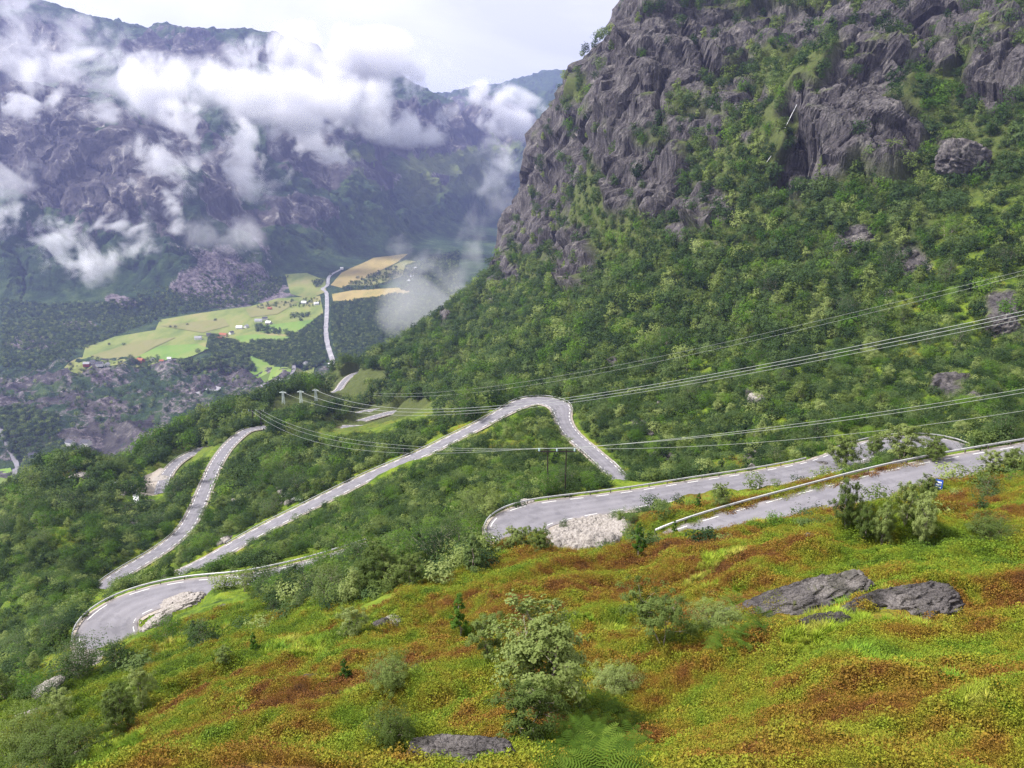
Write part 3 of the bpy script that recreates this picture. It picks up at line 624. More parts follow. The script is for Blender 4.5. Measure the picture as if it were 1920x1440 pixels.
def make_tree(seed, h, wid, nleaf, lsize, stems=1, lean=(0, 0), form='round', bare=.18, leafmat='birch_leaf', clump=.26):
    """returns (trunk mesh, crown mesh): a tapered trunk with limbs, leaves around the twigs"""
    rng = np.random.default_rng(seed); tubes = []; tips = []
    for s in range(stems):
        ang = rng.uniform(0, 6.28); off = np.array([math.cos(ang), math.sin(ang), 0]) * (wid * .28 if stems > 1 else wid * .05)
        top = off + np.array([lean[0], lean[1], h * rng.uniform(.86, .95)]); base = off * .08
        ns = 6; pts = [base]
        for i in range(1, ns + 1):
            f = i / ns; q = base * (1 - f) + top * f + rng.normal(size=3) * h * .022 * (f < 1); q[:2] += off[:2] * .35 * math.sin(f * 3.1); pts.append(q)
        r = h * .016 / math.sqrt(stems) + .02
        for i in range(ns): tubes.append(tube(pts[i], pts[i+1], r * (1 - .85 * i / ns) , r * (1 - .85 * (i + 1) / ns), 6))
        nb = int(13 + 5 * (form == 'tall'))
        for bidx in range(nb):
            f = bare + (1 - bare) * (bidx + rng.uniform(0, .9)) / nb; i = min(int(f * ns), ns - 1); p0 = pts[i] + (pts[i+1] - pts[i]) * (f * ns - i)
            if form == 'cone': w_ = wid * .5 * (1.05 - f) ** .7 * 1.0
            elif form == 'tall': w_ = wid * .5 * math.sin(min(1, .25 + f * .9) * 2.9) ** .6 if f < .98 else wid * .1
            else: w_ = wid * .5 * max(.25, math.sqrt(max(0, 1 - ((f - .55) / .5) ** 2)))
            a = bidx * 2.4 + rng.uniform(-.5, .5); ln = w_ * rng.uniform(.62, 1.08)
            d = np.array([math.cos(a), math.sin(a), rng.uniform(.25, .8)]); mid = p0 + d * ln * .55; end = p0 + d * ln * np.array([1, 1, .8]) 
            rr = r * (1 - .8 * f) * .5
            tubes.append(tube(p0, mid, rr, rr * .6, 4)); tubes.append(tube(mid, end, rr * .6, rr * .2, 4))
            for q in range(4):
                e2 = mid + (end - mid) * rng.uniform(0, 1) + rng.normal(size=3) * w_ * .26
                tubes.append(tube(mid, e2, rr * .4, rr * .12, 3)); tips.append((e2, w_ * clump + h * .012))
            tips.append((end, w_ * clump + h * .012))
        tips.append((pts[-1], h * .05)); tips.append((pts[-2], h * .07))
    n_t = len(tips); wgt = np.array([r_ for _, r_ in tips]) ** 1.6; wgt *= rng.uniform(.4, 1.6, n_t); wgt /= wgt.sum(); cnt = rng.multinomial(nleaf, wgt)
    cs, tint, og = [], [], []
    for (p_, r_), n_ in zip(tips, cnt):
        g = rng.normal(size=(n_, 3)); g /= np.maximum(np.linalg.norm(g, axis=1, keepdims=True), 1e-6); g *= (rng.uniform(0, 1, n_) ** .45 * r_ * 1.25)[:, None]; og.append(g / (r_ * 1.25)); g[:, 2] *= .72
        cs.append(p_ + g); tint.append(np.clip(rng.uniform(.25, .75) + rng.normal(size=n_) * .10, 0, 1))
    cs = np.vstack(cs); cs[:, 2] = np.maximum(cs[:, 2], .05 * h); tint = np.concatenate(tint)
    ctr = np.array([lean[0] * .5, lean[1] * .5, h * .42]); o1 = (cs - ctr) / [wid * .5, wid * .5, h * .5]; o2 = np.vstack(og)
    V, Fc = leaves(cs, lsize, rng, out=o1 * .75 + o2 * .65 + [0, 0, .15])
    tv, tf = join(tubes)
    tm = mesh_np('trunk', tv, tf, MATS['birch_bark']); cm = mesh_np('crown', V, Fc, MATS[leafmat], smooth=False); attr(cm, 'tint', np.repeat(tint, 4))
    return tm, cm
def tuft(kind, seed):
    rng = np.random.default_rng(seed)
    if kind == 'grass':
        parts = []; n = 46; V = []; Fc = []; tint = []
        for i in range(n):
            a = rng.uniform(0, 6.28); r0 = rng.uniform(0, .10); l = rng.uniform(.16, .36); bend = rng.uniform(.05, .22); d = np.array([math.cos(a), math.sin(a), 0]); s = np.array([-d[1], d[0], 0]) * .008
            p0 = d * r0; p1 = p0 + d * bend * .35 + [0, 0, l * .6]; p2 = p0 + d * bend + [0, 0, l * .9]
            o = len(V); V += [p0 - s, p0 + s, p1 + s * .8, p1 - s * .8, p2 + s * .2, p2 - s * .2]; Fc += [(o, o+1, o+2, o+3), (o+3, o+2, o+4, o+5)]; tint += [rng.uniform()] * 6
        me = mesh_np('grass', V, Fc, MATS['grass_blade'], False); attr(me, 'tint', tint); return me
    n = 300 if kind == 'heather' else 230
    th = rng.uniform(0, 6.28, n); r = np.sqrt(rng.uniform(0, 1, n)) * .22; hh_ = (.19 if kind == 'heather' else .15) * np.sqrt(np.maximum(0, 1.1 - (r / .22) ** 2)) * rng.uniform(.25, 1.15, n)
    c_ = np.stack([r * np.cos(th), r * np.sin(th), hh_], 1)
    V, Fc = leaves(c_,   .026 if kind == 'heather' else .034, rng, .2, .5 if kind == 'heather' else .7)
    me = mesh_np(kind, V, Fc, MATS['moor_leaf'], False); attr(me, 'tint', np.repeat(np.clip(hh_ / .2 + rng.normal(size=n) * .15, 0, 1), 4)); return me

def instancer(name, pts, sc, protos, pid=None, tilt=.0, rot=None):
    """one 'stuff' object: small source meshes set out on points"""
    pts = np.asarray(pts, np.float32); n = len(pts)
    me = bpy.data.meshes.new(name); me.vertices.add(n); p2 = pts.copy(); p2[:, 2] += CZ; me.vertices.foreach_set('co', p2.ravel())
    attr(me, 'sc', sc); rz = RNG.uniform(0, 6.283, n) if rot is None else rot
    attr(me, 'rz', np.stack([RNG.normal(size=n) * tilt, RNG.normal(size=n) * tilt, rz], 1), 'FLOAT_VECTOR')
    pid = RNG.integers(0, len(protos), n) if pid is None else pid
    a = me.attributes.new('pid', 'INT', 'POINT'); a.data.foreach_set('value', np.asarray(pid, np.int32))
    for pm in protos[:1]:
        if pm.materials: me.materials.append(pm.materials[0])
    o = link(name, me)
    cl = bpy.data.collections.new(name + '_source')
    for i, pm in enumerate(protos):
        so = bpy.data.objects.new(f'{name}_{i:02d}', pm); cl.objects.link(so)
    ng = bpy.data.node_groups.new(name, 'GeometryNodeTree')
    ng.interface.new_socket('Geometry', in_out='INPUT', socket_type='NodeSocketGeometry'); ng.interface.new_socket('Geometry', in_out='OUTPUT', socket_type='NodeSocketGeometry')
    gi = N(ng, 'NodeGroupInput'); go = N(ng, 'NodeGroupOutput'); ip = N(ng, 'GeometryNodeInstanceOnPoints'); ci_ = N(ng, 'GeometryNodeCollectionInfo')
    ci_.inputs['Collection'].default_value = cl; ci_.inputs['Separate Children'].default_value = True; ci_.inputs['Reset Children'].default_value = True
    ip.inputs['Pick Instance'].default_value = True
    def na(nm, ty):
        x = N(ng, 'GeometryNodeInputNamedAttribute'); x.data_type = ty; x.inputs['Name'].default_value = nm; return x.outputs[0]
    lk = ng.links.new
    lk(gi.outputs[0], ip.inputs['Points']); lk(ci_.outputs[0], ip.inputs['Instance']); lk(na('pid', 'INT'), ip.inputs['Instance Index'])
    er = N(ng, 'FunctionNodeEulerToRotation'); lk(na('rz', 'FLOAT_VECTOR'), er.inputs[0]); lk(er.outputs[0], ip.inputs['Rotation']); lk(na('sc', 'FLOAT'), ip.inputs['Scale'])
    lk(ip.outputs[0], go.inputs[0])
    md = o.modifiers.new('scatter', 'NODES'); md.node_group = ng
    tag(o, kind='stuff'); return o

def scatter(n, ymin, ymax, a0=-.82, a1=.72, power=1.0):
    """random ground points, uniform over the ground for power 1"""
    e = power + 1; y = (RNG.uniform(0, 1, n) * (ymax ** e - ymin ** e) + ymin ** e) ** (1 / e) if abs(e) > 1e-6 else ymin * (ymax / ymin) ** RNG.uniform(0, 1, n)
    x = RNG.uniform(a0, a1, n) * y
    return x, y
def gpos(x, y): return grid_at(PZ, x, y)

# tree prototypes: near, middle and far levels of leaf size
NEAR = [make_tree(101, 5.0, 3.4, 11000, .15, 2, form='round', bare=.12, clump=.15), make_tree(102, 5.0, 3.0, 12000, .15, 3, form='tall', bare=.14, clump=.16), make_tree(103, 5.0, 2.1, 7000, .14, 1, form='cone', bare=.14, leafmat='bright_leaf', clump=.2),
        make_tree(104, 5.0, 4.4, 9000, .17, 2, lean=(-1.2, 0), form='round', bare=.34, clump=.14), make_tree(105, 4.0, 6.4, 13000, .19, 7, form='round', bare=.02, leafmat='birch_leaf', clump=.14)]
MID = [make_tree(201 + i, 6.0, wd, 3200, .235, st, form=fm, bare=br, leafmat=lm) for i, (wd, st, fm, br, lm) in enumerate(
       [(4.0, 2, 'round', .08, 'birch_leaf'), (3.4, 1, 'tall', .12, 'birch_leaf'), (5.4, 4, 'round', .03, 'wood_leaf'), (4.4, 3, 'tall', .06, 'wood_leaf'), (5.2, 4, 'round', .03, 'bright_leaf'), (3.0, 1, 'cone', .1, 'wood_leaf')])]
FAR = [make_tree(301 + i, 6.0, wd, 620, .56, st, form=fm, bare=.03, leafmat=lm)[1] for i, (wd, st, fm, lm) in enumerate(
       [(4.4, 2, 'round', 'wood_leaf'), (3.6, 1, 'tall', 'birch_leaf'), (5.2, 3, 'round', 'wood_leaf'), (4.2, 2, 'tall', 'wood_leaf'), (4.8, 3, 'round', 'birch_leaf'), (5.0, 3, 'round', 'bright_leaf')])]
FERN = [make_tree(401 + i, hh_, 2.6, 480, .27, 4, form='round', bare=.02, leafmat=lm)[1] for i, (lm, hh_) in enumerate([('wood_leaf', 1.8), ('wood_leaf', 1.2), ('birch_leaf', 1.9), ('bright_leaf', 1.3)])]
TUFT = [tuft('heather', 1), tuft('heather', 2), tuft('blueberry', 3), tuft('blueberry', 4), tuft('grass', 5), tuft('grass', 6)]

# low plants on the moor in front
x, y = scatter(190000, 11, 120, -.85, .75, power=-.35)
x = x * (y + 7) / y; z = gpos(x, y); mo = grid_at(MOOR, x, y); rd = grid_at(RD, x, y)
pu, pv = proj(x, y, z)
BARE = [(1495, 1148, 105, 20, -16), (1690, 1145, 80, 26, 4), (1105, 1003, 78, 34, -8), (320, 1150, 75, 25, -20), (165, 1240, 45, 18), (60, 1310, 70, 8, -33), (862, 1422, 105, 19), (1120, 1400, 60, 34, 20)]
bare = pix_mask(x, y, z, BARE, .15)
k = (mo > .25) & (rd > 3.9) & (bare < .4) & (y < 110)
x, y, z = x[k], y[k], z[k]
g = fbm(x / 9, y / 9, o=3, s=91); h_ = fbm(x / 3, y / 3, o=2, s=95)
pid = np.where(g + .6 * h_ > .50, RNG.integers(4, 6, len(x)), np.where(h_ + RNG.normal(size=len(x)) * .2 > .0, RNG.integers(2, 4, len(x)), RNG.integers(0, 2, len(x))))
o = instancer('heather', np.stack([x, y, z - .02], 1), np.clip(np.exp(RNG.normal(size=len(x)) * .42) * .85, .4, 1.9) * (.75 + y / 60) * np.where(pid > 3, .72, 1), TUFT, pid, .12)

def blocked(u, v, y, h):
    """plants whose top would stand in front of a road seen from the moor"""
    bad = np.zeros(len(u), bool)
    for k_ in ROADP:
        rp = ROADP[k_][::4]; ru, rv = proj(rp[:, 0], rp[:, 1], rp[:, 2])
        if k_ == 'hairpin': rv = rv[ru < 500]; rp = rp[ru < 500]; ru = ru[ru < 500]
        for i in range(len(rp)): bad |= (np.abs(u - ru[i]) < 16) & (y < rp[i, 1]) & (v > rv[i] - 2) & (v - h / y * F * .95 < rv[i] + 7)
    return bad
CLEAR = [(735, 782, 85, 26), (665, 720, 30, 30), (570, 752, 60, 16), (285, 905, 70, 30, -30), (345, 862, 45, 25, -30)]
# woods
def wood_density(x, y, z):
    u, v = proj(x, y, z); u = np.clip(u, 0, 1920)
    clump = fbm(x / 22, y / 22, o=3, s=201); c2 = fbm(x / 7, y / 7, o=2, s=205)
    right = sst(0, 25, np.interp(u, [560, 700, 860, 1000, 1060, 1200, 1500, 1920], [735, 700, 730, 735, 700, 720, 700, 640]) - v)       # forest on the flank
    dens = .95 * right * sst(-.75, -.1, clump + .35)
    up = sst(0, 60, np.interp(u, [900, 1000, 1200, 1400, 1500, 1700, 1920], [350, 250, 200, 250, 330, 330, 300]) - v)
    dens *= 1 - .6 * up
    low = (1 - right) * sst(-.35, .15, clump + .22)
    openr = (u > 1050) * (1 - right) * (v < 880)
    dens = np.maximum(dens, low * (1.35 - .75 * openr))
    bright = pix_mask(x, y, z, [(1800, 560, 200, 90, -20), (1850, 400, 110, 60, -30), (1250, 790, 90, 50), (1150, 740, 80, 40), (1300, 690, 120, 20, -18), (1800, 700, 130, 35, -15), (1700, 620, 100, 20, -15), (1850, 250, 80, 50), (1300, 165, 200, 25), (1450, 130, 60, 30)], .5)
    dens *= 1 - .72 * bright
    return dens, u, v
x, y = scatter(90000, 60, 1150, -.80, .72, power=.85)
z = gpos(x, y); dens, u, v = wood_density(x, y, z)
ro = grid_at(ROCKA, x, y); rd = grid_at(RD, x, y) - np.where(y > 520, 9, 0); mo = grid_at(MOOR, x, y)
openm = pix_mask(x, y, z, [(955, 1020, 62, 42), (330, 1172, 180, 42, -16), (130, 1245, 80, 26, -24), (600, 810, 50, 22), (960, 800, 60, 14), (1500, 915, 150, 22, -18), (1720, 880, 60, 20), (285, 905, 62, 26, -30), (245, 1000, 40, 50, 20), (1240, 835, 60, 10, 10)] + CLEAR, .3)
keep = (RNG.uniform(0, 1, len(x)) < dens * (1 - .96 * ro) * (1 - .97 * np.clip(mo, 0, 1)) * (1 - .97 * openm)) & (rd > 5.5 + 2.2 * (y < 300))
x, y, z, u, v, rd = x[keep], y[keep], z[keep], u[keep], v[keep], rd[keep]
size = RNG.uniform(.55, 1.35, len(x)) * (.66 + .98 * sst(150, 480, y)) * np.where((y < 230) & (u < 1000), .9, 1.0)
# trees just below a road stay low enough to leave it in sight
low_ = np.ones(len(x))
for k_ in ROADP:
    rp = ROADP[k_][::3]; ru, rv = proj(rp[:, 0], rp[:, 1], rp[:, 2])
    for i in range(len(rp)):
        if k_ == 'hairpin' and ru[i] > 500: continue
        near_ = (np.abs(u - ru[i]) < 14) & (y < rp[i, 1]) & (v > rv[i]) ; toph = (v - rv[i] - 14) / F * y * 1.1
        low_ = np.where(near_, np.minimum(low_, np.maximum(toph, .3) / (6 * size)), low_)
size = size * np.clip(low_, .0, 1); ok = (size > .28) | (low_ >= 1)
x, y, z, u, v, size = x[ok], y[ok], z[ok], u[ok], v[ok], size[ok]
app = size / y
# crowns keep their distance
cellz = {}; kp = []
for i in RNG.permutation(len(x)):
    r_ = 1.9 * size[i] + .3; cx_, cy_ = int(x[i] // 8), int(y[i] // 8); okk = True
    for a_ in (-1, 0, 1):
        for b_ in (-1, 0, 1):
            for j in cellz.get((cx_ + a_, cy_ + b_), ()):
                if (x[i] - x[j]) ** 2 + (y[i] - y[j]) ** 2 < (r_ + 1.9 * size[j]) ** 2: okk = False; break
            if not okk: break
        if not okk: break
    if okk: cellz.setdefault((cx_, cy_), []).append(i); kp.append(i)
kp = np.array(kp); x, y, z, u, v, size, app = x[kp], y[kp], z[kp], u[kp], v[kp], size[kp], app[kp]
order = np.argsort(-app * ((u > 0) & (u < 1920) & (v > 0) & (v < 1440)))
IND = order[:215]; rest = order[215:]
WOODIND = [(x[i], y[i], z[i], size[i], u[i], v[i]) for i in IND]
ww = np.where(u > 1000, 0, 1)
mids = rest[y[rest] < 330]; fars = rest[y[rest] >= 330]
o = None
pm = [c_ for _, c_ in MID] + FAR
pid = np.where(y[rest] < 330, RNG.choice([0, 1, 2, 3, 4, 5, 2, 3], len(rest)), 6 + RNG.choice([0, 1, 2, 3, 3, 4, 5, 0, 2], len(rest)))
print('woodland', len(rest), 'mid', len(mids))
instancer('woodland', np.stack([x, y, z - .15], 1)[rest], size[rest] * np.where(y[rest] > 500, 1.15, 1.0), pm, pid, .04)

# undergrowth between the trees and along the roads
x, y = scatter(50000, 60, 620, -.80, .72, power=.4)
z = gpos(x, y); rd = grid_at(RD, x, y); ro = grid_at(ROCKA, x, y); mo = grid_at(MOOR, x, y)
cl = fbm(x / 12, y / 12, o=3, s=301); u, v = proj(x, y, z)
sz = RNG.uniform(.45, 1.25, len(x)) * (.8 + y / 400)
bl = pix_mask(x, y, z, BARE + CLEAR + [(955, 1020, 62, 42), (330, 1172, 180, 42, -16), (130, 1245, 80, 26, -24)], .2)
fl_ = (v < np.interp(u, [560, 700, 860, 1000, 1060, 1200, 1500, 1920], [735, 700, 730, 735, 700, 720, 700, 640]))
k = (rd > 4.6 + sz * 1.5) & ~blocked(u, v, y, 1.9 * sz) & ~(fl_ & (RNG.uniform(0, 1, len(x)) < .75)) & (ro < .4) & (bl < .4) & (RNG.uniform(0, 1, len(x)) < sst(-.5, .5, cl + .25) * (1 - .93 * np.clip(mo, 0, 1)))
pid = np.where(cl[k] > .12, RNG.choice([0, 0, 3, 1], k.sum()), RNG.choice([1, 1, 0, 2], k.sum()))
instancer('undergrowth', np.stack([x, y, z - .1], 1)[k], sz[k], FERN, pid, .08)
# ------------------------------------------------------------------ single trees
def place_tree(proto, pos, h_scale, rz, label, cat, group, first=None, wsc=1.0):
    r = empty(cat.replace(' ', '_') if cat != 'tree' else 'birch_tree', (pos[0], pos[1], pos[2] + CZ - .05), rz)
    r.scale = (h_scale * wsc, h_scale * wsc, h_scale)
    tag(r, label, cat, group)
    a = link('trunk', proto[0], r); b_ = link('crown', proto[1], r); return r
SINGLE = [ # photo foot u, v, height px, prototype, width factor, turn, category, label
 (1012, 1318, 190, 1, 1.15, 0, 'tree', 'tall grey-green birch in the middle of the moor, its foot beside the pale boulder'),
 (985, 1405, 118, 0, 1.2, 1, 'tree', 'low spreading birch in front of the tall grey-green birch, next to the bright ferns'),
 (925, 1240, 90, 0, .9, 2, 'tree', 'dull dark birch half hidden behind the left side of the tall grey-green birch'),
 (1243, 1212, 108, 3, .9, 0, 'tree', 'leaning birch with a pale forked trunk reaching left over the heather'),
 (864, 1192, 92, 2, .9, 0, 'tree', 'small upright dark green birch with a narrow pointed crown alone on the moor'),
 (1196, 1045, 75, 2, .8, 2, 'tree', 'slender birch with a pale trunk on the crest below the rubble island of the hairpin'),
 (955, 1030, 42, 0, .9, 0, 'tree', 'leftmost small birch on the bend of the near hairpin'),
 (985, 1034, 46, 0, .9, 2, 'tree', 'middle small birch on the bend of the near hairpin'),
 (1012, 1034, 50, 1, .9, 4, 'tree', 'rightmost small birch on the bend of the near hairpin'),
 (1586, 992, 96, 1, .6, 1, 'tree', 'tall dark birch standing against the upper road, left of the roadside group'),
 (1622, 1015, 72, 0, .6, 3, 'tree', 'round birch just right of the tall dark one below the upper road'),
 (1652, 1020, 88, 1, .6, 5, 'tree', 'birch in the middle of the roadside group below the upper road'),
 (1697, 988, 84, 0, .6, 1, 'tree', 'birch with a bent dark trunk in the roadside group below the blue sign'),
 (1728, 1022, 106, 1, .5, 2, 'tree', 'slim light green birch, rightmost of the roadside group below the blue sign'),
 (1738, 932, 42, 1, 1.0, 0, 'tree', 'small birch beside the blue road sign'),
 (1860, 892, 46, 0, 1.0, 1, 'tree', 'round small birch in front of the upper road, right of the blue sign'),
 (1902, 888, 46, 0, .9, 2, 'tree', 'small birch at the right edge in front of the upper road'),
 (1350, 950, 46, 1, .9, 3, 'tree', 'small birch between the two levels of road, in front of the lower one'),
 (1310, 955, 34, 2, 1.0, 0, 'tree', 'thin sapling left of the small birch between the two road levels'),
 (1577, 876, 66, 1, 1.0, 4, 'tree', 'birch on the hump at the far end of the lower road'),
 (1637, 856, 46, 1, .9, 5, 'tree', 'pale birch hiding the road at the start of the far right bend'),
 (1692, 866, 66, 0, 1.3, 1, 'tree', 'broad dark birch in front of the far right road bend'),
 (1752, 866, 50, 1, .9, 2, 'tree', 'birch right of the broad dark one at the far right bend'),
 (1265, 1004, 32, 2, .9, 1, 'tree', 'thin sapling between the rubble island and the upper guardrail'),
 (716, 1112, 92, 0, .95, 3, 'tree', 'big birch on the edge of the moor above the guardrail end'),
 (780, 1104, 66, 0, 1.0, 2, 'tree', 'pale birch right of the big one on the edge of the moor'),
 (658, 1202, 62, 0, 1.0, 1, 'tree', 'yellow-green birch left of the grey slab and boulder'),
 (740, 1110, 60, 1, 1.0, 1, 'tree', 'narrow birch close behind the big one on the moor edge'),
 (479, 1222, 44, 2, .9, 1, 'tree', 'small dark sapling on the slope right of the lower hairpin'),
 (232, 1372, 102, 1, .8, 3, 'tree', 'slim leaning birch with a pale trunk at the lower left'),
 (264, 1336, 84, 0, .75, 1, 'tree', 'dark birch behind the slim leaning one at the lower left'),
 (122, 1346, 60, 0, 1.0, 4, 'tree', 'light birch on the left slope above the rock ledge'),
 (648, 1276, 50, 2, 1.0, 2, 'tree', 'faint thin birch on the slope left of the round bush'),
 (426, 1245, 36, 0, 1.0, 3, 'tree', 'low round birch beneath the stone strips'),
 (556, 1112, 36, 0, 1.1, 1, 'tree', 'small birch beside the upper end of the lower hairpin road'),
 (604, 1104, 44, 0, 1.0, 2, 'tree', 'birch beside the rock at the upper end of the lower hairpin road'),
 (738, 1286, 44, 4, .85, 0, 'bush', 'round dark green bush in the middle of the left moor'),
 (1345, 1182, 42, 4, 1.0, 1, 'bush', 'pale willow bush left of the big rock outcrop'),
 (120, 1440, 62, 4, 1.0, 2, 'bush', 'wide pale willow bush in the bottom left corner'),
 (1850, 1012, 36, 4, 1.0, 3, 'bush', 'low dark bush on the moor below the right end of the upper road'),
 (740, 1400, 64, 4, .6, 1, 'bush', 'sparse bush with bare dark twigs above the flat rock at the bottom'),
 (905, 960, 34, 4, 1.0, 0, 'bush', 'bright round bush left of the near hairpin guardrail'),
 (1150, 1300, 44, 4, .9, 2, 'bush', 'low pale bush right of the tall grey-green birch'),
 (60, 1440, 90, 4, .6, 4, 'bush', 'tall willow bush at the bottom left corner beside the wide one'),
]
for (u, v, hp, pi_, wf, tr, cat, lab) in SINGLE:
    q = hit(u, v)
    hgt = hp / F * (q[1] * CP - q[2] * SP) / CP * 1.05
    ph = 5.0 if pi_ != 4 else 3.8
    if pi_ == 4: hgt *= 1.0
    place_tree(NEAR[pi_], q, hgt / ph, tr * 1.05 if pi_ != 3 else 0, lab, cat, 'single birches and bushes on the moor', wsc=wf)

ZM = {}
SHORT = {'birches on the right moor': 'on the moor below the upper road', 'birches on the left moor': 'on the moor right of the lower hairpin', 'birches left of the lower hairpin': 'left of the lower hairpin', 'birches of the left edge wood': 'in the left edge wood',
 'birches behind the lower hairpin': 'behind the lower hairpin guardrail', 'birches by the gravel lay-by': 'by the gravel lay-by', 'birches between the descending roads': 'between the descending roads', 'birches inside the S-bend': 'inside the S-bend',
 'birches in the gully': 'in the gully behind the lower road', 'birches between the road levels': 'between the two road levels', 'birches on the mountain flank': 'on the mountain flank'}
ZONES = [  # photo polygons of ground with a name, first match wins
 ([(880, 1045), (1180, 1060), (1920, 900), (1920, 1440), (880, 1440)], 'birch standing on the heather moor below the upper road', 'birches on the right moor'),
 ([(0, 1440), (0, 1250), (150, 1210), (500, 1130), (880, 1045), (880, 1440)], 'birch on the grassy slope right of the lower hairpin', 'birches on the left moor'),
 ([(0, 1250), (0, 1100), (180, 1100), (150, 1210)], 'leafy bush-like birch on the slope left of the lower hairpin', 'birches left of the lower hairpin'),
 ([(0, 1100), (0, 880), (260, 840), (250, 960), (330, 1000), (180, 1100)], 'leafy birch in the wood at the left edge, beyond the lower hairpin', 'birches of the left edge wood'),
 ([(180, 1110), (330, 1010), (420, 1050), (620, 1030), (620, 1075), (250, 1110)], 'bright green birch in the strip behind the guardrail of the lower hairpin', 'birches behind the lower hairpin'),
 ([(250, 960), (260, 840), (480, 780), (400, 960), (330, 1000)], 'birch beside the gravel lay-by left of the descending road', 'birches by the gravel lay-by'),
 ([(330, 1030), (400, 960), (480, 780), (760, 760), (850, 820), (400, 1040)], 'birch in the wedge of wood between the two long descending roads', 'birches between the descending roads'),
 ([(400, 1050), (850, 830), (1000, 760), (1060, 790), (1170, 910), (940, 960), (900, 1060), (620, 1080)], 'birch in the wood inside the S-bend, between it and the near hairpin', 'birches inside the S-bend'),
 ([(1170, 930), (1060, 760), (1400, 780), (1920, 700), (1920, 850), (1500, 880)], 'birch in the gully behind the lower road, under the mountain flank', 'birches in the gully'),
 ([(940, 990), (1180, 900), (1920, 820), (1920, 900), (1180, 1050)], 'birch growing between the upper and the lower road', 'birches between the road levels'),
]
for (x_, y_, z_, s_, u_, v_) in WOODIND:
    lab, grp = 'birch at the front edge of the wood on the mountain flank', 'birches on the mountain flank'
    for poly, l_, g_ in ZONES:
        if inpoly(np.array([u_]), np.array([v_]), poly)[0]: lab, grp = l_, g_; break
    mi = random.choice([0, 1, 2, 3, 4, 5, 2, 4])
    place_tree(MID[mi], (x_, y_, z_ - .1), s_, random.uniform(0, 6.28), lab, 'tree', grp)
    o_ = COL.objects[-1].parent or COL.objects[-1]; ZM.setdefault(grp, []).append((x_, s_, mi, u_, v_, o_))
TONE = ['pale grey-green', 'slim pale', 'broad dark green', 'dark green', 'bright green', 'narrow dark']
for grp, ms in ZM.items():
    us = sorted(m_[3] for m_ in ms); vs = sorted(m_[4] for m_ in ms); ss = sorted(m_[1] for m_ in ms); n_ = len(ms)
    for (x_, s_, mi, u_, v_, o_) in ms:
        sz_ = 'low' if s_ < ss[n_ // 3] else 'tall' if s_ > ss[2 * n_ // 3] else 'middling'
        c_ = us.index(u_) * 4 // n_; w_ = ['leftmost', 'left-centre', 'right-centre', 'rightmost'][min(c_, 3)]; r_ = 'near' if v_ > vs[n_ // 2] else 'far'
        o_['label'] = f'{sz_} {TONE[mi]} birch, {w_} {r_} part, ' + SHORT[grp]

# ferns and grass clumps low right of the big birch
def fern(seed):
    rng = np.random.default_rng(seed); parts = []
    for i in range(13):
        a = i * 2.4 + rng.uniform(-.2, .2); l = rng.uniform(.7, 1.05); d = np.array([math.cos(a), math.sin(a), 0]); s = np.array([-d[1], d[0], 0])
        for j in range(14):
            f = (j + 1) / 14; p = d * l * f + np.array([0, 0, math.sin(f * 2.2) * .42 * l]); wd = .20 * math.sin(min(1, 1.15 - f) * 2.2) * l
            for sg in (-1, 1):
                tip = p + s * sg * wd + d * .05; parts.append((np.array([p - d * .018, p + d * .018, tip + d * .012, tip - d * .012]), np.array([[0, 1, 2, 3]])))
        parts.append(tube([0, 0, 0], d * l * .5 + [0, 0, .38 * l], .008, .006, 3)) if 0 else None
    V, Fc = join([p for p in parts if p is not None]); me = mesh_np('fronds', V, Fc, MATS['fern_leaf'], False); attr(me, 'tint', rng.uniform(0, 1, len(V))); return me
FP = [fern(1), fern(2)]
pts = []
for _ in range(48):
    u = random.gauss(1100, 50); v = random.gauss(1400, 45)
    if 1030 < u < 1240 and 1330 < v < 1470:
        q = hit(u, v); pts.append(q)
for _ in range(16):
    q = hit(random.gauss(1370, 30), random.gauss(1195, 18)); pts.append(q)
instancer('fern', np.array(pts), RNG.uniform(.5, .95, len(pts)), FP, None, .15)

# ------------------------------------------------------------------ rocks
m, t, b = mat('boulder', .9); pos = geo(t); rc, rn1, rn2 = rock_colour(t, pos, 1.45); n3 = tnoise(t, pos, 14, 4, .7); n4 = tnoise(t, scaled(t, pos, (1.2, 1.2, 3), (0, .5, .3)), 1.1, 5, .7, 1)
rc = mixc(t, 1, rc, ramp(t, n3, [(.35, (.6, .6, .6)), (.6, (1.25, 1.25, 1.2))]), 'MULTIPLY'); rc = mixc(t, ramp(t, n4, [(.60, (0, 0, 0)), (.68, (.8, .8, .8))]), rc, (.10, .11, .03))
t.links.new(rc, b.inputs['Base Color']); bump(t, b, math_(t, 'ADD', n4, math_(t, 'MULTIPLY', n3, .25)), .35, .9)
m, t, b = mat('pale_boulder', .9); pos = geo(t); n3 = tnoise(t, pos, 3, 5, .75)
t.links.new(ramp(t, n3, [(.3, (.12, .105, .10)), (.5, (.30, .27, .25)), (.7, (.46, .43, .40))]), b.inputs['Base Color']); bump(t, b, n3, .3, .8)
vb = N(MATS['boulder'].node_tree, 'ShaderNodeTexVoronoi', feature='DISTANCE_TO_EDGE'); t = MATS['boulder'].node_tree; b = [n for n in t.nodes if n.type == 'BSDF_PRINCIPLED'][0]; pos = geo(t)
wv = N(t, 'ShaderNodeVectorMath', operation='ADD'); wn = N(t, 'ShaderNodeTexNoise', inp={'Scale': .9, 'Detail': 4}); t.links.new(pos, wn.inputs['Vector']); t.links.new(scaled(t, pos, (.55, .75, 1.1), (0, .6, .3)), wv.inputs[0]); t.links.new(wn.outputs['Color'], wv.inputs[1]); t.links.new(wv.outputs[0], vb.inputs['Vector'])
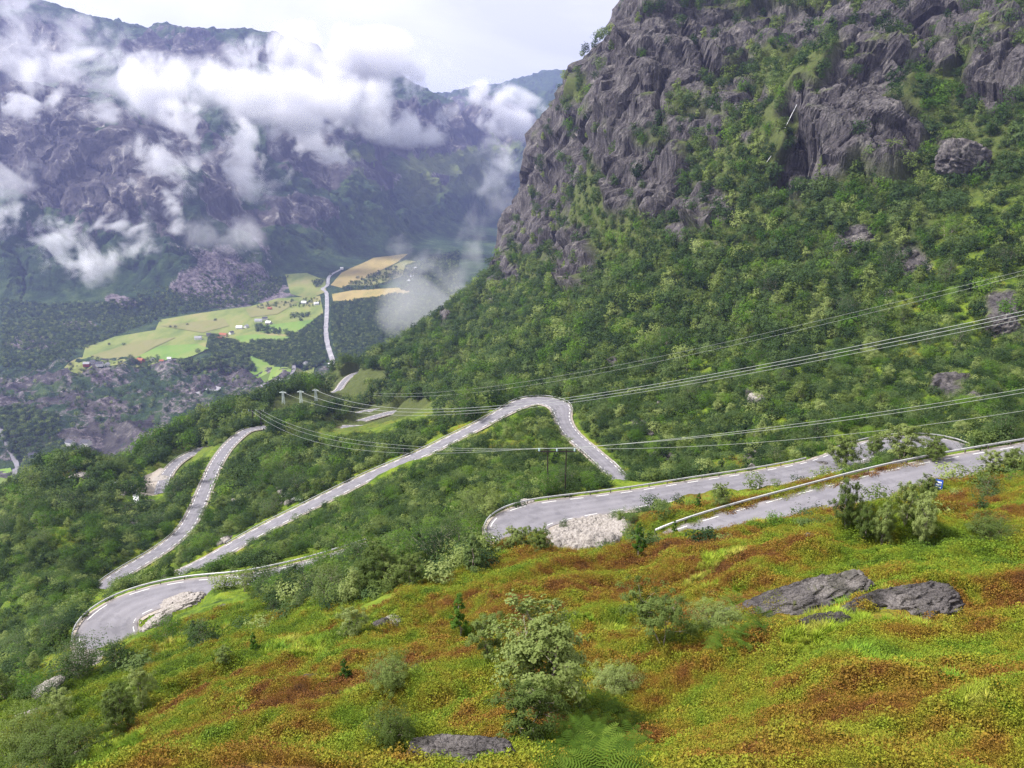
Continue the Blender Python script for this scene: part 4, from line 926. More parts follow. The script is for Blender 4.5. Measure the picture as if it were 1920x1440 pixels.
o_ = b.inputs['Base Color'].links[0].from_socket; t.links.new(mixc(t, .9, o_, ramp(t, vb.outputs['Distance'], [(0, (.18, .18, .16)), (.035, (1, 1, 1))]), 'MULTIPLY'), b.inputs['Base Color'])
# heath hanging over the upper edge of the big outcrop
pts = []
for (u0, v0, u1, v1, n_) in ((1460, 1104, 1600, 1076, 40), (1600, 1090, 1700, 1074, 60), (1700, 1074, 1800, 1100, 60), (1590, 1105, 1630, 1150, 40), (1780, 1100, 1815, 1170, 30)):
    for i in range(n_):
        f = random.random(); pts.append(hit(u0 + (u1 - u0) * f, v0 + (v1 - v0) * f + random.gauss(0, 5)))
pts = np.array(pts); pts[:, 2] += .12
instancer('overhanging_heath', pts, RNG.uniform(1.3, 2.3, len(pts)), TUFT[:4], RNG.integers(0, 4, len(pts)), .35)
def rock_mesh(seed, n=48, flat=1.0, rough_=1.0):
    u = np.linspace(0, 2 * np.pi, n * 2, endpoint=False); v = np.linspace(.02, np.pi - .02, n)
    vv, uu = np.meshgrid(v, u, indexing='ij'); d = np.stack([np.sin(vv) * np.cos(uu), np.sin(vv) * np.sin(uu), np.cos(vv)], -1)
    s_ = seed * 7.3
    r = 1 + .22 * fbm(d[..., 0] * 1.2 + s_, d[..., 1] * 1.2, d[..., 2] * 1.2, o=2, s=seed) + .16 * rough_ * ridged(d[..., 0] * 3.1 + s_, d[..., 1] * 3.1, d[..., 2] * 5.5, o=4, s=seed + 5)
    q = d * r[..., None]
    cut = np.sign(q) * np.minimum(np.abs(q), [.93, .93, .80]); q = .35 * q + .65 * cut
    st = np.round(q[..., 2] * 5 + noise(q[..., 0] * 2, q[..., 1] * 2, s=seed) * .7) / 5; q[..., 2] = q[..., 2] * .6 + st * .4
    nc = n * 2; i = np.arange(n - 1)[:, None] * nc; j = np.arange(nc)[None]; j2 = (j + 1) % nc
    Fq = np.stack([i + j, i + nc + j, i + nc + j2, i + j2], -1).reshape(-1, 4)
    return q.reshape(-1, 3), Fq
def rock(u, v, wpx, hpx, label, mt='boulder', deep=.9, tilt=(0, 0, 0), seed=1, cat='rock', group=None, n=48, name='rock', rough_=1.0, sink=.35):
    q = hit(u, v); sl = (q[1] * CP - q[2] * SP) / F
    g1 = np.array(hit(u + 6, v)); g2 = np.array(hit(u, v - 5)); nrm = np.cross(g1 - np.array(q), g2 - np.array(q)); nrm /= np.linalg.norm(nrm)
    if nrm[2] < 0: nrm = -nrm
    rx = wpx * sl / 2; rz = hpx * sl / 2 * 1.15
    V, Fq = rock_mesh(seed, n, rough_=rough_); V = V * [rx, max(rx * deep, rz * .8), rz]
    me = mesh_np(name, V, Fq, MATS[mt], smooth=True)
    o = link(name, me, None, (q[0], q[1] + rx * deep * .2, q[2] + CZ - rz * sink)); o.rotation_euler = tuple(R(a) for a in tilt)
    if label: tag(o, label, cat, group)
    return o
rock(1492, 1140, 300, 64, 'long grey rock slab, left half of the big outcrop on the right moor', tilt=(34, -16, 6), deep=.30, seed=3, n=90, sink=.36)
rock(1545, 1168, 105, 40, 'cracked lower block under the left slab of the big outcrop', tilt=(30, -10, 0), deep=.35, seed=4, n=60, sink=.35)
rock(1692, 1140, 215, 88, 'grey lichen-spotted rock slab, right half of the big outcrop on the right moor', tilt=(38, -14, 0), deep=.40, seed=5, n=90, sink=.36)
rock(1745, 1158, 85, 80, 'steep rock end at the right side of the big outcrop', tilt=(20, 30, 0), deep=.6, seed=6, n=60, sink=.4)
rock(862, 1424, 200, 40, 'flat grey rock plate in the heather at the bottom edge', tilt=(16, 3, 0), deep=.35, seed=7, n=70, sink=-.05)
rock(705, 1178, 62, 26, 'grey rock slab rising to the right beside the pale boulder on the left moor', tilt=(15, -32, 0), deep=.4, seed=8)
rock(738, 1166, 36, 22, 'pale rounded boulder on top of the grey slab on the left moor', mt='pale_boulder', seed=9)
rock(1036, 1330, 26, 26, 'pale boulder at the foot of the tall grey-green birch', mt='pale_boulder', seed=10)
rock(575, 1278, 50, 26, 'dark rock showing through the slope left of the round bush', tilt=(20, -30, 0), deep=.4, seed=11)
rock(1518, 1006, 18, 16, 'small dark boulder on the moor just below the upper road', seed=12, n=24)
rock(172, 1243, 92, 42, 'pale layered rock under the open end of the lower hairpin', mt='pale_boulder', tilt=(12, 8, 0), deep=.5, seed=13, n=60)
rock(60, 1305, 150, 14, 'long pale rock ledge running down to the left edge below the lower hairpin', mt='pale_boulder', tilt=(25, -32, 0), deep=.2, seed=14, n=60)
rock(30, 1350, 90, 12, 'lower pale rock ledge at the left edge', mt='pale_boulder', tilt=(25, -28, 0), deep=.2, seed=15, n=40)
rock(330, 1140, 120, 34, 'broad bare rock inside the lower hairpin bend', mt='pale_boulder', tilt=(10, -20, 0), deep=.45, seed=16, n=70)
rock(292, 1170, 66, 30, 'rounded rock beside the inner edge lines of the lower hairpin', mt='pale_boulder', tilt=(12, -35, 0), deep=.5, seed=17)
rock(420, 1142, 30, 10, 'small grey stone right of the broad bare rock in the lower hairpin', seed=18, n=24)
rock(475, 1166, 70, 9, 'thin stone strip slanting through the grass right of the lower hairpin', mt='pale_boulder', tilt=(20, -30, 0), deep=.2, seed=19, n=40)
rock(386, 1160, 28, 7, 'short stone strip left of the long slanting one', mt='pale_boulder', tilt=(20, -25, 0), deep=.2, seed=20, n=24)
rock(508, 1094, 66, 12, 'flat rock on the verge of the lower hairpin road', mt='pale_boulder', tilt=(5, -8, 0), deep=.3, seed=21, n=40)
rock(585, 1080, 36, 18, 'grey roadside rock at the upper end of the lower hairpin road', seed=22, n=30)
rock(825, 1038, 60, 36, 'broken grey rock face among birches left of the near hairpin', tilt=(20, -35, 0), deep=.4, seed=23)
rock(668, 1036, 24, 16, 'small layered rock at the hidden end of the lower hairpin road', seed=24, n=30)
rock(1230, 868, 20, 14, 'grey boulder in the gully left of the two small birches', seed=25, n=24)
rock(988, 943, 30, 8, 'flat stone behind the near hairpin guardrail', mt='pale_boulder', seed=26, n=24)
rock(1542, 872, 24, 14, 'low rock at the far end of the lower road', seed=27, n=24)
rock(1687, 868, 28, 14, 'grey rock under the broad dark birch at the far right bend', seed=28, n=24)
rock(55, 908, 42, 26, 'bare rock knob on the left edge hillside', tilt=(10, -30, 0), mt='pale_boulder', seed=29, n=30)
rock(145, 895, 34, 16, 'pale rock among russet heather left of the gravel lay-by', mt='pale_boulder', seed=30, n=30)
rock(300, 900, 34, 10, 'low bare rock behind the gravel lay-by', mt='pale_boulder', seed=31, n=24)
rock(838, 604, 16, 44, 'dark upright rock tower on the wooded skyline of the right mountain', seed=32, n=30, deep=.8, sink=.1)
rock(1808, 296, 88, 66, 'large purple-brown rock face set in the green upper slope', tilt=(5, 18, 0), deep=.5, seed=33, n=60, sink=.1)
rock(1610, 452, 90, 34, 'grey rock hump on the wooded flank', tilt=(8, -18, 0), deep=.45, seed=34, n=50)
rock(1704, 478, 52, 24, 'upper of the two dark rocks on the wooded flank right of the hump', deep=.5, seed=35, n=40)
rock(1700, 505, 46, 24, 'lower of the two dark rocks on the wooded flank right of the hump', deep=.5, seed=36, n=40)
rock(1880, 610, 60, 60, 'dark cliff block at the right edge under the thick cables', tilt=(0, -25, 0), deep=.5, seed=37, n=50)
rock(1421, 752, 34, 36, 'pale block of rock in the trees above the gully', mt='pale_boulder', deep=.5, seed=38, n=40)
RP = [rock_mesh(50 + i, 12) for i in range(4)]
RPM = [mesh_np('rock', V * [.5, .45, .35], Fq, MATS['pale_boulder']) for V, Fq in RP] + [mesh_np('rock', V * [.5, .45, .35], Fq, MATS['boulder']) for V, Fq in RP[:2]]
def strew(name, spots, n, size, u_pal=(0, 4), kind='rubble'):
    pts, ss = [], []
    for _ in range(n):
        u, v, ru, rv, a = random.choices(spots, [s[2] * s[3] for s in spots])[0]
        r_ = math.sqrt(random.random()); th = random.uniform(0, 6.28); p_, q_ = r_ * math.cos(th) * ru, r_ * math.sin(th) * rv; ca, sa = math.cos(R(a)), math.sin(R(a))
        h_ = hit(u + p_ * ca - q_ * sa, v + p_ * sa + q_ * ca)
        if h_ and grid_at(RD, h_[0], h_[1]) > 3.5: pts.append(h_); ss.append(size * random.uniform(.4, 1.5) ** 1.5)
    return instancer(name, np.array(pts), np.array(ss), RPM, RNG.integers(u_pal[0], u_pal[1], len(pts)), .5)
strew('rubble', [(1105, 1000, 76, 27, -10)], 1500, .95)
strew('stream_boulders', [(1415, 845, 14, 34, 10), (1255, 860, 30, 8, 10), (1225, 855, 25, 6, 0), (1590, 840, 20, 8, 0), (1850, 745, 60, 12, -5), (1200, 800, 25, 12, 30), (1160, 735, 25, 12, 0), (1245, 765, 30, 10, 0), (1130, 720, 10, 14, 0)], 420, 1.5, (4, 6))
strew('scree_boulders', [(410, 935, 50, 9, 0), (270, 965, 30, 22, -40), (222, 920, 22, 14, -60), (560, 918, 50, 12, -10), (425, 1003, 26, 10, -50), (245, 875, 6, 40, 5), (490, 940, 60, 8, 0)], 650, 1.8, (0, 6))

# ------------------------------------------------------------------ guardrails
m, t, b = mat('galvanised', .45); b.inputs['Metallic'].default_value = .25; pos = geo(t); n1 = tnoise(t, pos, 2.5, 3, .6)
t.links.new(ramp(t, n1, [(.3, (.40, .40, .41)), (.7, (.58, .58, .58))]), b.inputs['Base Color'])
m, t, b = mat('rail_post', .8); b.inputs['Base Color'].default_value = (.10, .085, .07, 1)
m, t, b = mat('concrete', .9); pos = geo(t); n1 = tnoise(t, pos, 3, 5, .7); t.links.new(ramp(t, n1, [(.3, (.25, .23, .21)), (.7, (.45, .42, .39))]), b.inputs['Base Color'])
def idx(k, q):
    p = ROADP[k]; w_ = P(*q); return int(np.argmin((p[:, 0] - w_[0]) ** 2 + (p[:, 1] - w_[1]) ** 2))
def box(w_, d_, h_, z0=0):
    V = np.array([(x, y, z) for z in (z0, z0 + h_) for x, y in ((-w_/2, -d_/2), (w_/2, -d_/2), (w_/2, d_/2), (-w_/2, d_/2))], float)
    return V, np.array([(0, 3, 2, 1), (4, 5, 6, 7), (0, 1, 5, 4), (1, 2, 6, 5), (2, 3, 7, 6), (3, 0, 4, 7)])
POST = mesh_np('post', *box(.14, .14, 1.0, -.35), MATS['rail_post'], False)
def guardrail(k, qa, qb, s, label, step=4.0, off=.75):
    p = ROADP[k]; n = side(p); hw = halfw(k, p); i0, i1 = sorted((idx(k, qa), idx(k, qb))); sl = slice(i0, i1 + 1)
    base = np.c_[p[sl, :2] + n[sl] * (hw[sl] + off)[:, None] * s, p[sl, 2] + CZ - .05]; base = resample(base, 1.0 if base[0][1] < 200 else 1.5)
    nn_ = side(base) * s
    prof = [(-.02, .42), (-.10, .47), (-.10, .53), (-.03, .58), (-.10, .63), (-.10, .69), (-.02, .74), (.03, .74), (.03, .42)]
    V = np.stack([np.c_[base[:, :2] + nn_ * a, base[:, 2] + z] for a, z in prof], 1); nc = len(prof)
    i = np.arange(len(base) - 1)[:, None] * nc; j = np.arange(nc)[None]; j2 = (j + 1) % nc
    Fq = np.stack([i + j, i + j2, i + nc + j2, i + nc + j], -1).reshape(-1, 4)
    c0 = base[len(base) // 2]; r = empty('guardrail', tuple(c0)); tag(r, label, 'guardrail', 'steel guardrails along the mountain road')
    link('rail', mesh_np('rail', V.reshape(-1, 3) - c0, Fq, MATS['galvanised'], False), r)
    ln = len(base) * (1.0 if base[0][1] < 200 else 1.5); pp = resample(base, max(step, ln / 97)); nn2 = side(pp) * s
    for q_, m_ in zip(pp, nn2):
        o = link('post', POST, r, (q_[0] + m_[0] * .1 - c0[0], q_[1] + m_[1] * .1 - c0[1], q_[2] - c0[2])); o.rotation_euler = (0, 0, math.atan2(m_[1], m_[0]))
guardrail('upper', (1990, 846, 113), (1230, 1022, 92), 1, 'long steel guardrail on the far side of the upper road')
guardrail('upper', (968, 1020, 120), (1545, 873, 162), -1, 'curved steel guardrail round the near hairpin and along the lower road')
guardrail('upper', (1600, 852, 173), (1800, 856, 190), -1, 'guardrail round the far right bend behind the birches')
guardrail('upper', (1170, 892, 252), (1120, 842, 290), -1, 'short guardrail at the left side of the bridge', off=.3, step=2)
guardrail('upper', (1185, 905, 246), (1150, 872, 268), 1, 'short guardrail at the right side of the bridge', off=.3, step=2)
guardrail('upper', (1055, 775, 340), (430, 1028, 269), 1, 'very long guardrail from the top of the S-bend down to the left')
guardrail('hairpin', (700, 1030, 142), (190, 1195, 121), 1, 'curved guardrail round the outside of the lower hairpin')
guardrail('upper', (190, 1105, 250), (465, 806, 480), -1, 'guardrail on the left side of the road descending at the left')
guardrail('lower', (310, 893, 445), (385, 840, 505), -1, 'guardrail round the bend above the gravel lay-by')
# bridge walls under the road near the gully
i0 = idx('upper', (1170, 892, 252)); p = ROADP['upper']; n = side(p)
def block_along(name, i0, i1, s, a, b_, z0, z1, mt, label, cat):
    sl = slice(i0, i1); A = p[sl, :2] + n[sl] * s * a; B = p[sl, :2] + n[sl] * s * b_; z = p[sl, 2:3] + CZ
    V = np.stack([np.c_[A, z + z0], np.c_[B, z + z0], np.c_[B, z + z1], np.c_[A, z + z1]], 1); nc = 4
    i = np.arange(len(A) - 1)[:, None] * nc; j = np.arange(nc)[None]; j2 = (j + 1) % nc
    Fq = np.vstack([np.stack([i + j, i + j2, i + nc + j2, i + nc + j], -1).reshape(-1, 4), [[0, 3, 2, 1]], [[len(A) * 4 - 4 + k_ for k_ in range(4)]]])
    o = link(name, mesh_np(name, V.reshape(-1, 3), Fq, MATS[mt], False)); tag(o, label, cat); return o
block_along('bridge', i0 - 8, i0 + 10, -1, 3.3, 3.9, -3.2, .12, 'concrete', 'concrete side wall of the small bridge where the S-bend road crosses the gully', 'bridge')

# ------------------------------------------------------------------ lay-by, streams, fields, river
def patch(name, poly, mt, lift, step, kind='structure', far=True):
    w_ = [hit(u, v, far=far) for u, v in poly]; w_ = [q for q in w_ if q]; xy = [(q[0], q[1]) for q in w_]; xs = [q[0] for q in xy]; ys = [q[1] for q in xy]
    gx = np.arange(min(xs), max(xs) + step, step); gy = np.arange(min(ys), max(ys) + step, step); X, Y = np.meshgrid(gx, gy); ins = inpoly(X, Y, xy)
    # pull the border points onto the outline so that the edge is not stepped
    bm = bmesh.new(); vs = [bm.verts.new((a, b_, 0)) for a, b_ in xy]; f = bm.faces.new(vs)
    for axis, lo, hi in ((0, min(xs), max(xs)), (1, min(ys), max(ys))):
        c_ = lo + step * .5
        while c_ < hi:
            co = (c_, 0, 0) if axis == 0 else (0, c_, 0); no = (1, 0, 0) if axis == 0 else (0, 1, 0)
            bmesh.ops.bisect_plane(bm, geom=bm.verts[:] + bm.edges[:] + bm.faces[:], plane_co=co, plane_no=no); c_ += step
    px = np.array([v_.co.x for v_ in bm.verts]); py = np.array([v_.co.y for v_ in bm.verts]); pz = surf(px, py)
    if far: pz = grid_at(QZ, px, py, YB, AB)
    for v_, z_ in zip(bm.verts, pz): v_.co.z = z_ + CZ + lift
    if f.normal.z < 0: bmesh.ops.reverse_faces(bm, faces=bm.faces[:])
    me = bpy.data.meshes.new(name); bm.to_mesh(me); bm.free(); me.materials.append(MATS[mt]); o = link(name, me); tag(o, kind=kind); return o
def grassmat(name, a, b_, c_):
    m, t, bb = mat(name, .95); pos = geo(t); n1 = tnoise(t, scaled(t, pos, (.012, .004, .01), (0, 0, .5)), 1, 5, .7); t.links.new(ramp(t, n1, [(.35, a), (.5, b_), (.65, c_)]), bb.inputs['Base Color'])
grassmat('meadow', (.10, .14, .03), (.17, .20, .05), (.23, .21, .08)); grassmat('hay', (.24, .19, .075), (.31, .24, .09), (.21, .19, .06)); grassmat('lush_meadow', (.09, .16, .03), (.13, .22, .035), (.17, .22, .05)); grassmat('dry_meadow', (.15, .16, .05), (.19, .18, .07), (.16, .18, .05))
patch('gravel_layby', [(240, 925), (262, 898), (300, 878), (330, 884), (322, 905), (300, 920), (270, 932)], 'gravel', .35, 4, far=False)
FN = ['hay', 'meadow', 'hay', 'dry_meadow', 'meadow', 'meadow', 'lush_meadow', 'meadow', 'lush_meadow']
for poly, mt in zip(FIELDPOLY, FN): patch('field', poly, mt, 1.2, 30)
for poly, mt in [([(250, 672), (300, 650), (370, 646), (392, 655), (320, 675)], 'lush_meadow'), ([(490, 612), (590, 600), (600, 612), (545, 628), (488, 624)], 'lush_meadow'), ([(300, 612), (420, 598), (430, 612), (380, 625)], 'dry_meadow'),
                 ([(460, 580), (520, 564), (560, 566), (520, 590), (470, 596)], 'dry_meadow'), ([(170, 668), (260, 640), (330, 634), (290, 652), (220, 676)], 'dry_meadow'), ([(440, 632), (480, 628), (560, 634), (540, 644), (460, 650)], 'lush_meadow')]:
    patch('field', poly, mt, 2.4, 30)
m, t, b = mat('river_bed', .6); pos = geo(t); n1 = tnoise(t, pos, .06, 5, .7); t.links.new(ramp(t, n1, [(.35, (.20, .19, .22)), (.55, (.30, .29, .31)), (.7, (.45, .45, .47))]), b.inputs['Base Color'])
m, t, b = mat('white_water', .4); pos = geo(t); n1 = tnoise(t, pos, 1.2, 5, .7); t.links.new(ramp(t, n1, [(.35, (.35, .36, .40)), (.55, (.85, .85, .88))]), b.inputs['Base Color'])
def strip(name, line, wd, mt, lift=1.5, far=True, kind='structure'):
    w_ = np.array([hit(u, v, far=far) for u, v in line]); c_ = resample(catmull(w_, 6), 8 if far else 1.5); c_[:, 2] = grid_at(QZ, c_[:, 0], c_[:, 1], YB, AB) if far else surf(c_[:, 0], c_[:, 1]); n = side(c_)
    wv = wd * (1 + .3 * noise(np.arange(len(c_)) * .17, np.zeros(len(c_)), s=len(line)))[:, None]
    V = np.stack([np.c_[c_[:, :2] + n * wv * s, c_[:, 2] + CZ + lift] for s in (-1, 0, 1)], 1).reshape(-1, 3)
    o = link(name, mesh_np(name, V, grid_faces(len(c_), 3), MATS[mt])); tag(o, kind=kind); return o
strip('river', [(640, 505), (618, 518), (614, 535), (605, 542), (612, 550), (613, 575), (612, 600), (611, 620), (614, 645), (622, 672), (628, 690)], 7, 'river_bed')
strip('road', [(548, 680), (551, 692), (545, 703), (528, 712), (505, 722), (490, 726)], 5, 'asphalt', 2)
strip('road', [(-10, 790), (5, 815), (14, 835), (24, 855), (32, 875), (28, 895), (12, 920)], 4, 'asphalt', 2)
strip('pond', [(372, 735), (395, 732), (410, 726)], 9, 'river_bed', 1)
strip('stream', [(252, 850), (246, 868), (250, 885), (243, 905), (226, 920)], .9, 'white_water', .25, far=False)
strip('stream', [(790, 495), (775, 505), (772, 520), (765, 528)], 8, 'white_water', 2)
for nm, ln, lab in [('waterfall', [(1492, 196), (1482, 216), (1470, 240), (1458, 264)], 'upper thread of white waterfall in the cleft left of the grey buttress'), ('waterfall', [(1444, 292), (1434, 306), (1424, 322)], 'lower thread of white waterfall disappearing into the trees')]:
    w_ = np.array([hit(u, v) for u, v in ln]); w_[:, 1] -= 2.5; w_ = resample(w_, 2); parts = []
    for a, b_ in zip(w_[:-1], w_[1:]): parts.append(tube(a + [0, 0, CZ], b_ + [0, 0, CZ], .22, .22, 5))
    o = link(nm, mesh_np(nm, *join(parts), MATS['white_water'])); tag(o, lab, 'waterfall')
# white water by the bends
for (u, v, w_) in ((555, 938, 16), (430, 945, 8), (215, 905, 8), (655, 968, 8)):
    patch('stream_pool', [(u - w_, v + 2), (u - w_ * .4, v - 3), (u + w_, v - 3), (u + w_ * .6, v + 3)], 'white_water', .7, 3, far=False)

# ------------------------------------------------------------------ power lines
m, t, b = mat('dark_wood', .9); b.inputs['Base Color'].default_value = (.035, .028, .024, 1)
m, t, b = mat('insulator', .2); b.inputs['Base Color'].default_value = (.30, .42, .42, 1)
m, t, b = mat('cable', .5); b.inputs['Base Color'].default_value = (.38, .40, .38, 1)
m, t, b = mat('lattice_steel', .5); b.inputs['Base Color'].default_value = (.55, .62, .60, 1)
def h_pole(u, v, hgt, span, label, thick=.13, y_=None):
    q = hit(u, v, ymin=100); r = empty('power_pole', wpos((q[0], q[1], q[2]))); tag(r, label, 'power pole', 'wooden power poles with crossarms')
    for s, ln in ((-.5, .1), (.5, -.1)):
        V, Fq = tube([s * span + ln, 0, -1.2], [s * span, 0, hgt], thick * 1.15, thick * .8, 8); link('post', mesh_np('post', V, Fq, MATS['dark_wood']), r)
    V, Fq = box(span * 2.1, .18, .2, hgt - .5); link('crossarm', mesh_np('crossarm', V, Fq, MATS['dark_wood'], False), r)
    for k_ in (-1, 0, 1):
        parts = [tube([k_ * span * .95, 0, hgt - .3 + j * .12], [k_ * span * .95, 0, hgt - .2 + j * .12], .2, .1, 8) for j in range(5)]
        link('insulator', mesh_np('insulator', *join(parts), MATS['insulator']), r)
    return q
qH = h_pole(1043, 928, 9.6, 3.6, 'dark wooden H-frame power pole with glass insulators behind the near hairpin')
q483 = h_pole(483, 800, 11.5, 5, 'dark twin power pole at the top end of the left descending road', .34)
q425 = h_pole(424, 818, 7, 5, 'low twin power pole beside the guardrail of the left descending road', .34)
q455 = h_pole(456, 792, 8, 5, 'thin twin power pole on the skyline left of the dark twin pole', .25)
def mast(u, v, hpx, label):
    q = hit(u, v, ymin=300); hgt = hpx / F * q[1] * 1.05; r = empty('steel_mast', wpos(q)); tag(r, label, 'pylon', 'pale steel masts of the high line')
    parts = []
    for sx in (-1, 1):
        for sy in (-1, 1): parts.append(tube([sx * 1.0, sy * 1.0, -1], [sx * .4, sy * .4, hgt], .2, .15, 4))
    nl = 7
    for i in range(nl):
        a, b_ = i / nl, (i + 1) / nl; wa, wb = 1 - .6 * a, 1 - .6 * b_
        for sy in (-1, 1): parts.append(tube([-wa, sy * wa, hgt * a], [wb, sy * wb, hgt * b_], .09, .09, 3)); parts.append(tube([wa, sy * wa, hgt * a], [-wb, sy * wb, hgt * b_], .09, .09, 3))
    link('lattice', mesh_np('lattice', *join(parts), MATS['lattice_steel'], False), r)
    link('crossarm', mesh_np('crossarm', *join([tube([-2.6, 0, hgt * .96], [2.6, 0, hgt * .96], .22, .22, 4), tube([-2.6, 0, hgt * .96], [0, 0, hgt * 1.08], .12, .12, 4), tube([2.6, 0, hgt * .96], [0, 0, hgt * 1.08], .12, .12, 4)]), MATS['lattice_steel'], False), r)
    return (q[0], q[1], q[2] + hgt)
m1 = mast(532, 756, 22, 'leftmost pale steel mast on the ridge beside the distant road')
m2 = mast(565, 755, 22, 'middle pale steel mast on the ridge beside the distant road')
m3 = mast(593, 752, 22, 'rightmost pale steel mast on the ridge beside the distant road')
def wire(label, A, mid, B, r_=.09, ext=.0, lift=.0, extl=0, group='power cables across the valley'):
    A = np.array(A if len(A) == 3 and isinstance(A, np.ndarray) else A, float); B = np.array(B, float); u, v = mid
    U = (u - 960) / F; V = (v - 720) / F; den = CP - V * SP; k_ = U / den            # x = k*y on the sight line, met with the vertical plane A-B
    d = B - A; tt = (k_ * A[1] - A[0]) / (d[0] - k_ * d[1]); ym = A[1] + d[1] * tt; zm = ym * (-SP - V * CP) / den
    zl = A[2] + d[2] * tt; sag = (zl - zm) / max(tt * (1 - tt), 1e-3)
    ts = np.linspace(-extl, 1 + ext, 90); pts = A + d * ts[:, None]; pts[:, 2] -= sag * ts * (1 - ts); pts[:, 2] += CZ
    o = pts[0].copy(); parts = [tube(a - o, b_ - o, r_ * (.22 + a[1] / 620), r_ * (.22 + b_[1] / 620), 5) for a, b_ in zip(pts[:-1], pts[1:])]
    r_ = r_
    ob = link('power_cable', mesh_np('power_cable', *join(parts), MATS['cable']), None, tuple(o)); tag(ob, label, 'cable', group)
wire('topmost of the thick pale cables sweeping from the steel masts to the right edge', m3, (1070, 745), P(1920, 583, 112), .085, .25)
wire('middle of the thick pale cables sweeping from the steel masts to the right edge', m2, (1070, 750), P(1920, 590, 111), .085, .25)
wire('lowest of the thick pale cables sweeping from the steel masts to the right edge', m1, (1070, 755), P(1920, 598, 110), .06, .25)
wire('upper of the two thin cables high across the forest to the right edge', P(700, 737, 560), (1300, 655), P(1920, 507, 150), .04, .2)
wire('lower of the two thin cables high across the forest to the right edge', P(700, 741, 560), (1300, 664), P(1920, 515, 149), .04, .2)
T = lambda dx: (qH[0] + dx, qH[1], qH[2] + 9.9)
wire('upper of the close pair of cables from the H-frame pole to the right edge', T(3.4), (1500, 794), P(1920, 729, 112), .07, .3)
wire('lower of the close pair of cables from the H-frame pole to the right edge', T(0), (1500, 799), P(1920, 736, 111), .07, .3)
wire('single low cable from the H-frame pole to the right edge', T(-3.4), (1500, 823), P(1920, 770, 110), .06, .3)
for dx, mv, lab in ((-3.4, 850, 'lowest'), (0, 843, 'middle'), (3.4, 838, 'uppermost')):
    wire(f'{lab} thin cable running left from the H-frame pole to the twin pole', (q483[0] + dx, q483[1], q483[2] + 11.3), (800, mv), T(dx), .05)

# ------------------------------------------------------------------ road signs
m, t, b = mat('sign_blue', .5); b.inputs['Base Color'].default_value = (.03, .09, .42, 1)
m, t, b = mat('sign_white', .5); b.inputs['Base Color'].default_value = (.8, .82, .85, 1)
m, t, b = mat('sign_yellow', .5); b.inputs['Base Color'].default_value = (.75, .45, .03, 1)
m, t, b = mat('sign_black', .5); b.inputs['Base Color'].default_value = (.02, .02, .02, 1)
q = hit(1757, 926); r = empty('road_sign', wpos(q), R(-40)); r.scale = (.62, .62, .62); tag(r, 'blue and white road sign on the near edge of the upper road', 'sign')
V, Fq = box(1.35, .06, 1.9, 1.0); link('panel', mesh_np('panel', V, Fq, MATS['sign_blue'], False), r)
for zz, hh__ in ((2.25, .28), (1.75, .28), (1.25, .24)):
    V, Fq = box(.9, .014, hh__, zz); V[:, 1] -= .038; link('white_field', mesh_np('white_field', V, Fq, MATS['sign_white'], False), r)
for s in (-.5, .5):
    V, Fq = tube([s, .06, -.3], [s, .06, 2.6], .04, .04, 8); link('post', mesh_np('post', V, Fq, MATS['galvanised']), r)
q = hit(1064, 744); r = empty('bend_sign', wpos(q), R(-20)); tag(r, 'small yellow and dark bend marker board at the top of the S-bend', 'sign')
V, Fq = box(2.6, .08, 1.3, .9); link('panel', mesh_np('panel', V, Fq, MATS['sign_yellow'], False), r)
for s in (-.8, 0, .8):
    V, Fq = box(.3, .02, 1.05, 1.02); V[:, 1] -= .055; V[:, 0] += s + (V[:, 2] - 1.5) * .3; link('chevron', mesh_np('chevron', V, Fq, MATS['sign_black'], False), r)
V, Fq = tube([0, .06, -.3], [0, .06, 2.0], .06, .06, 8); link('post', mesh_np('post', V, Fq, MATS['galvanised']), r)

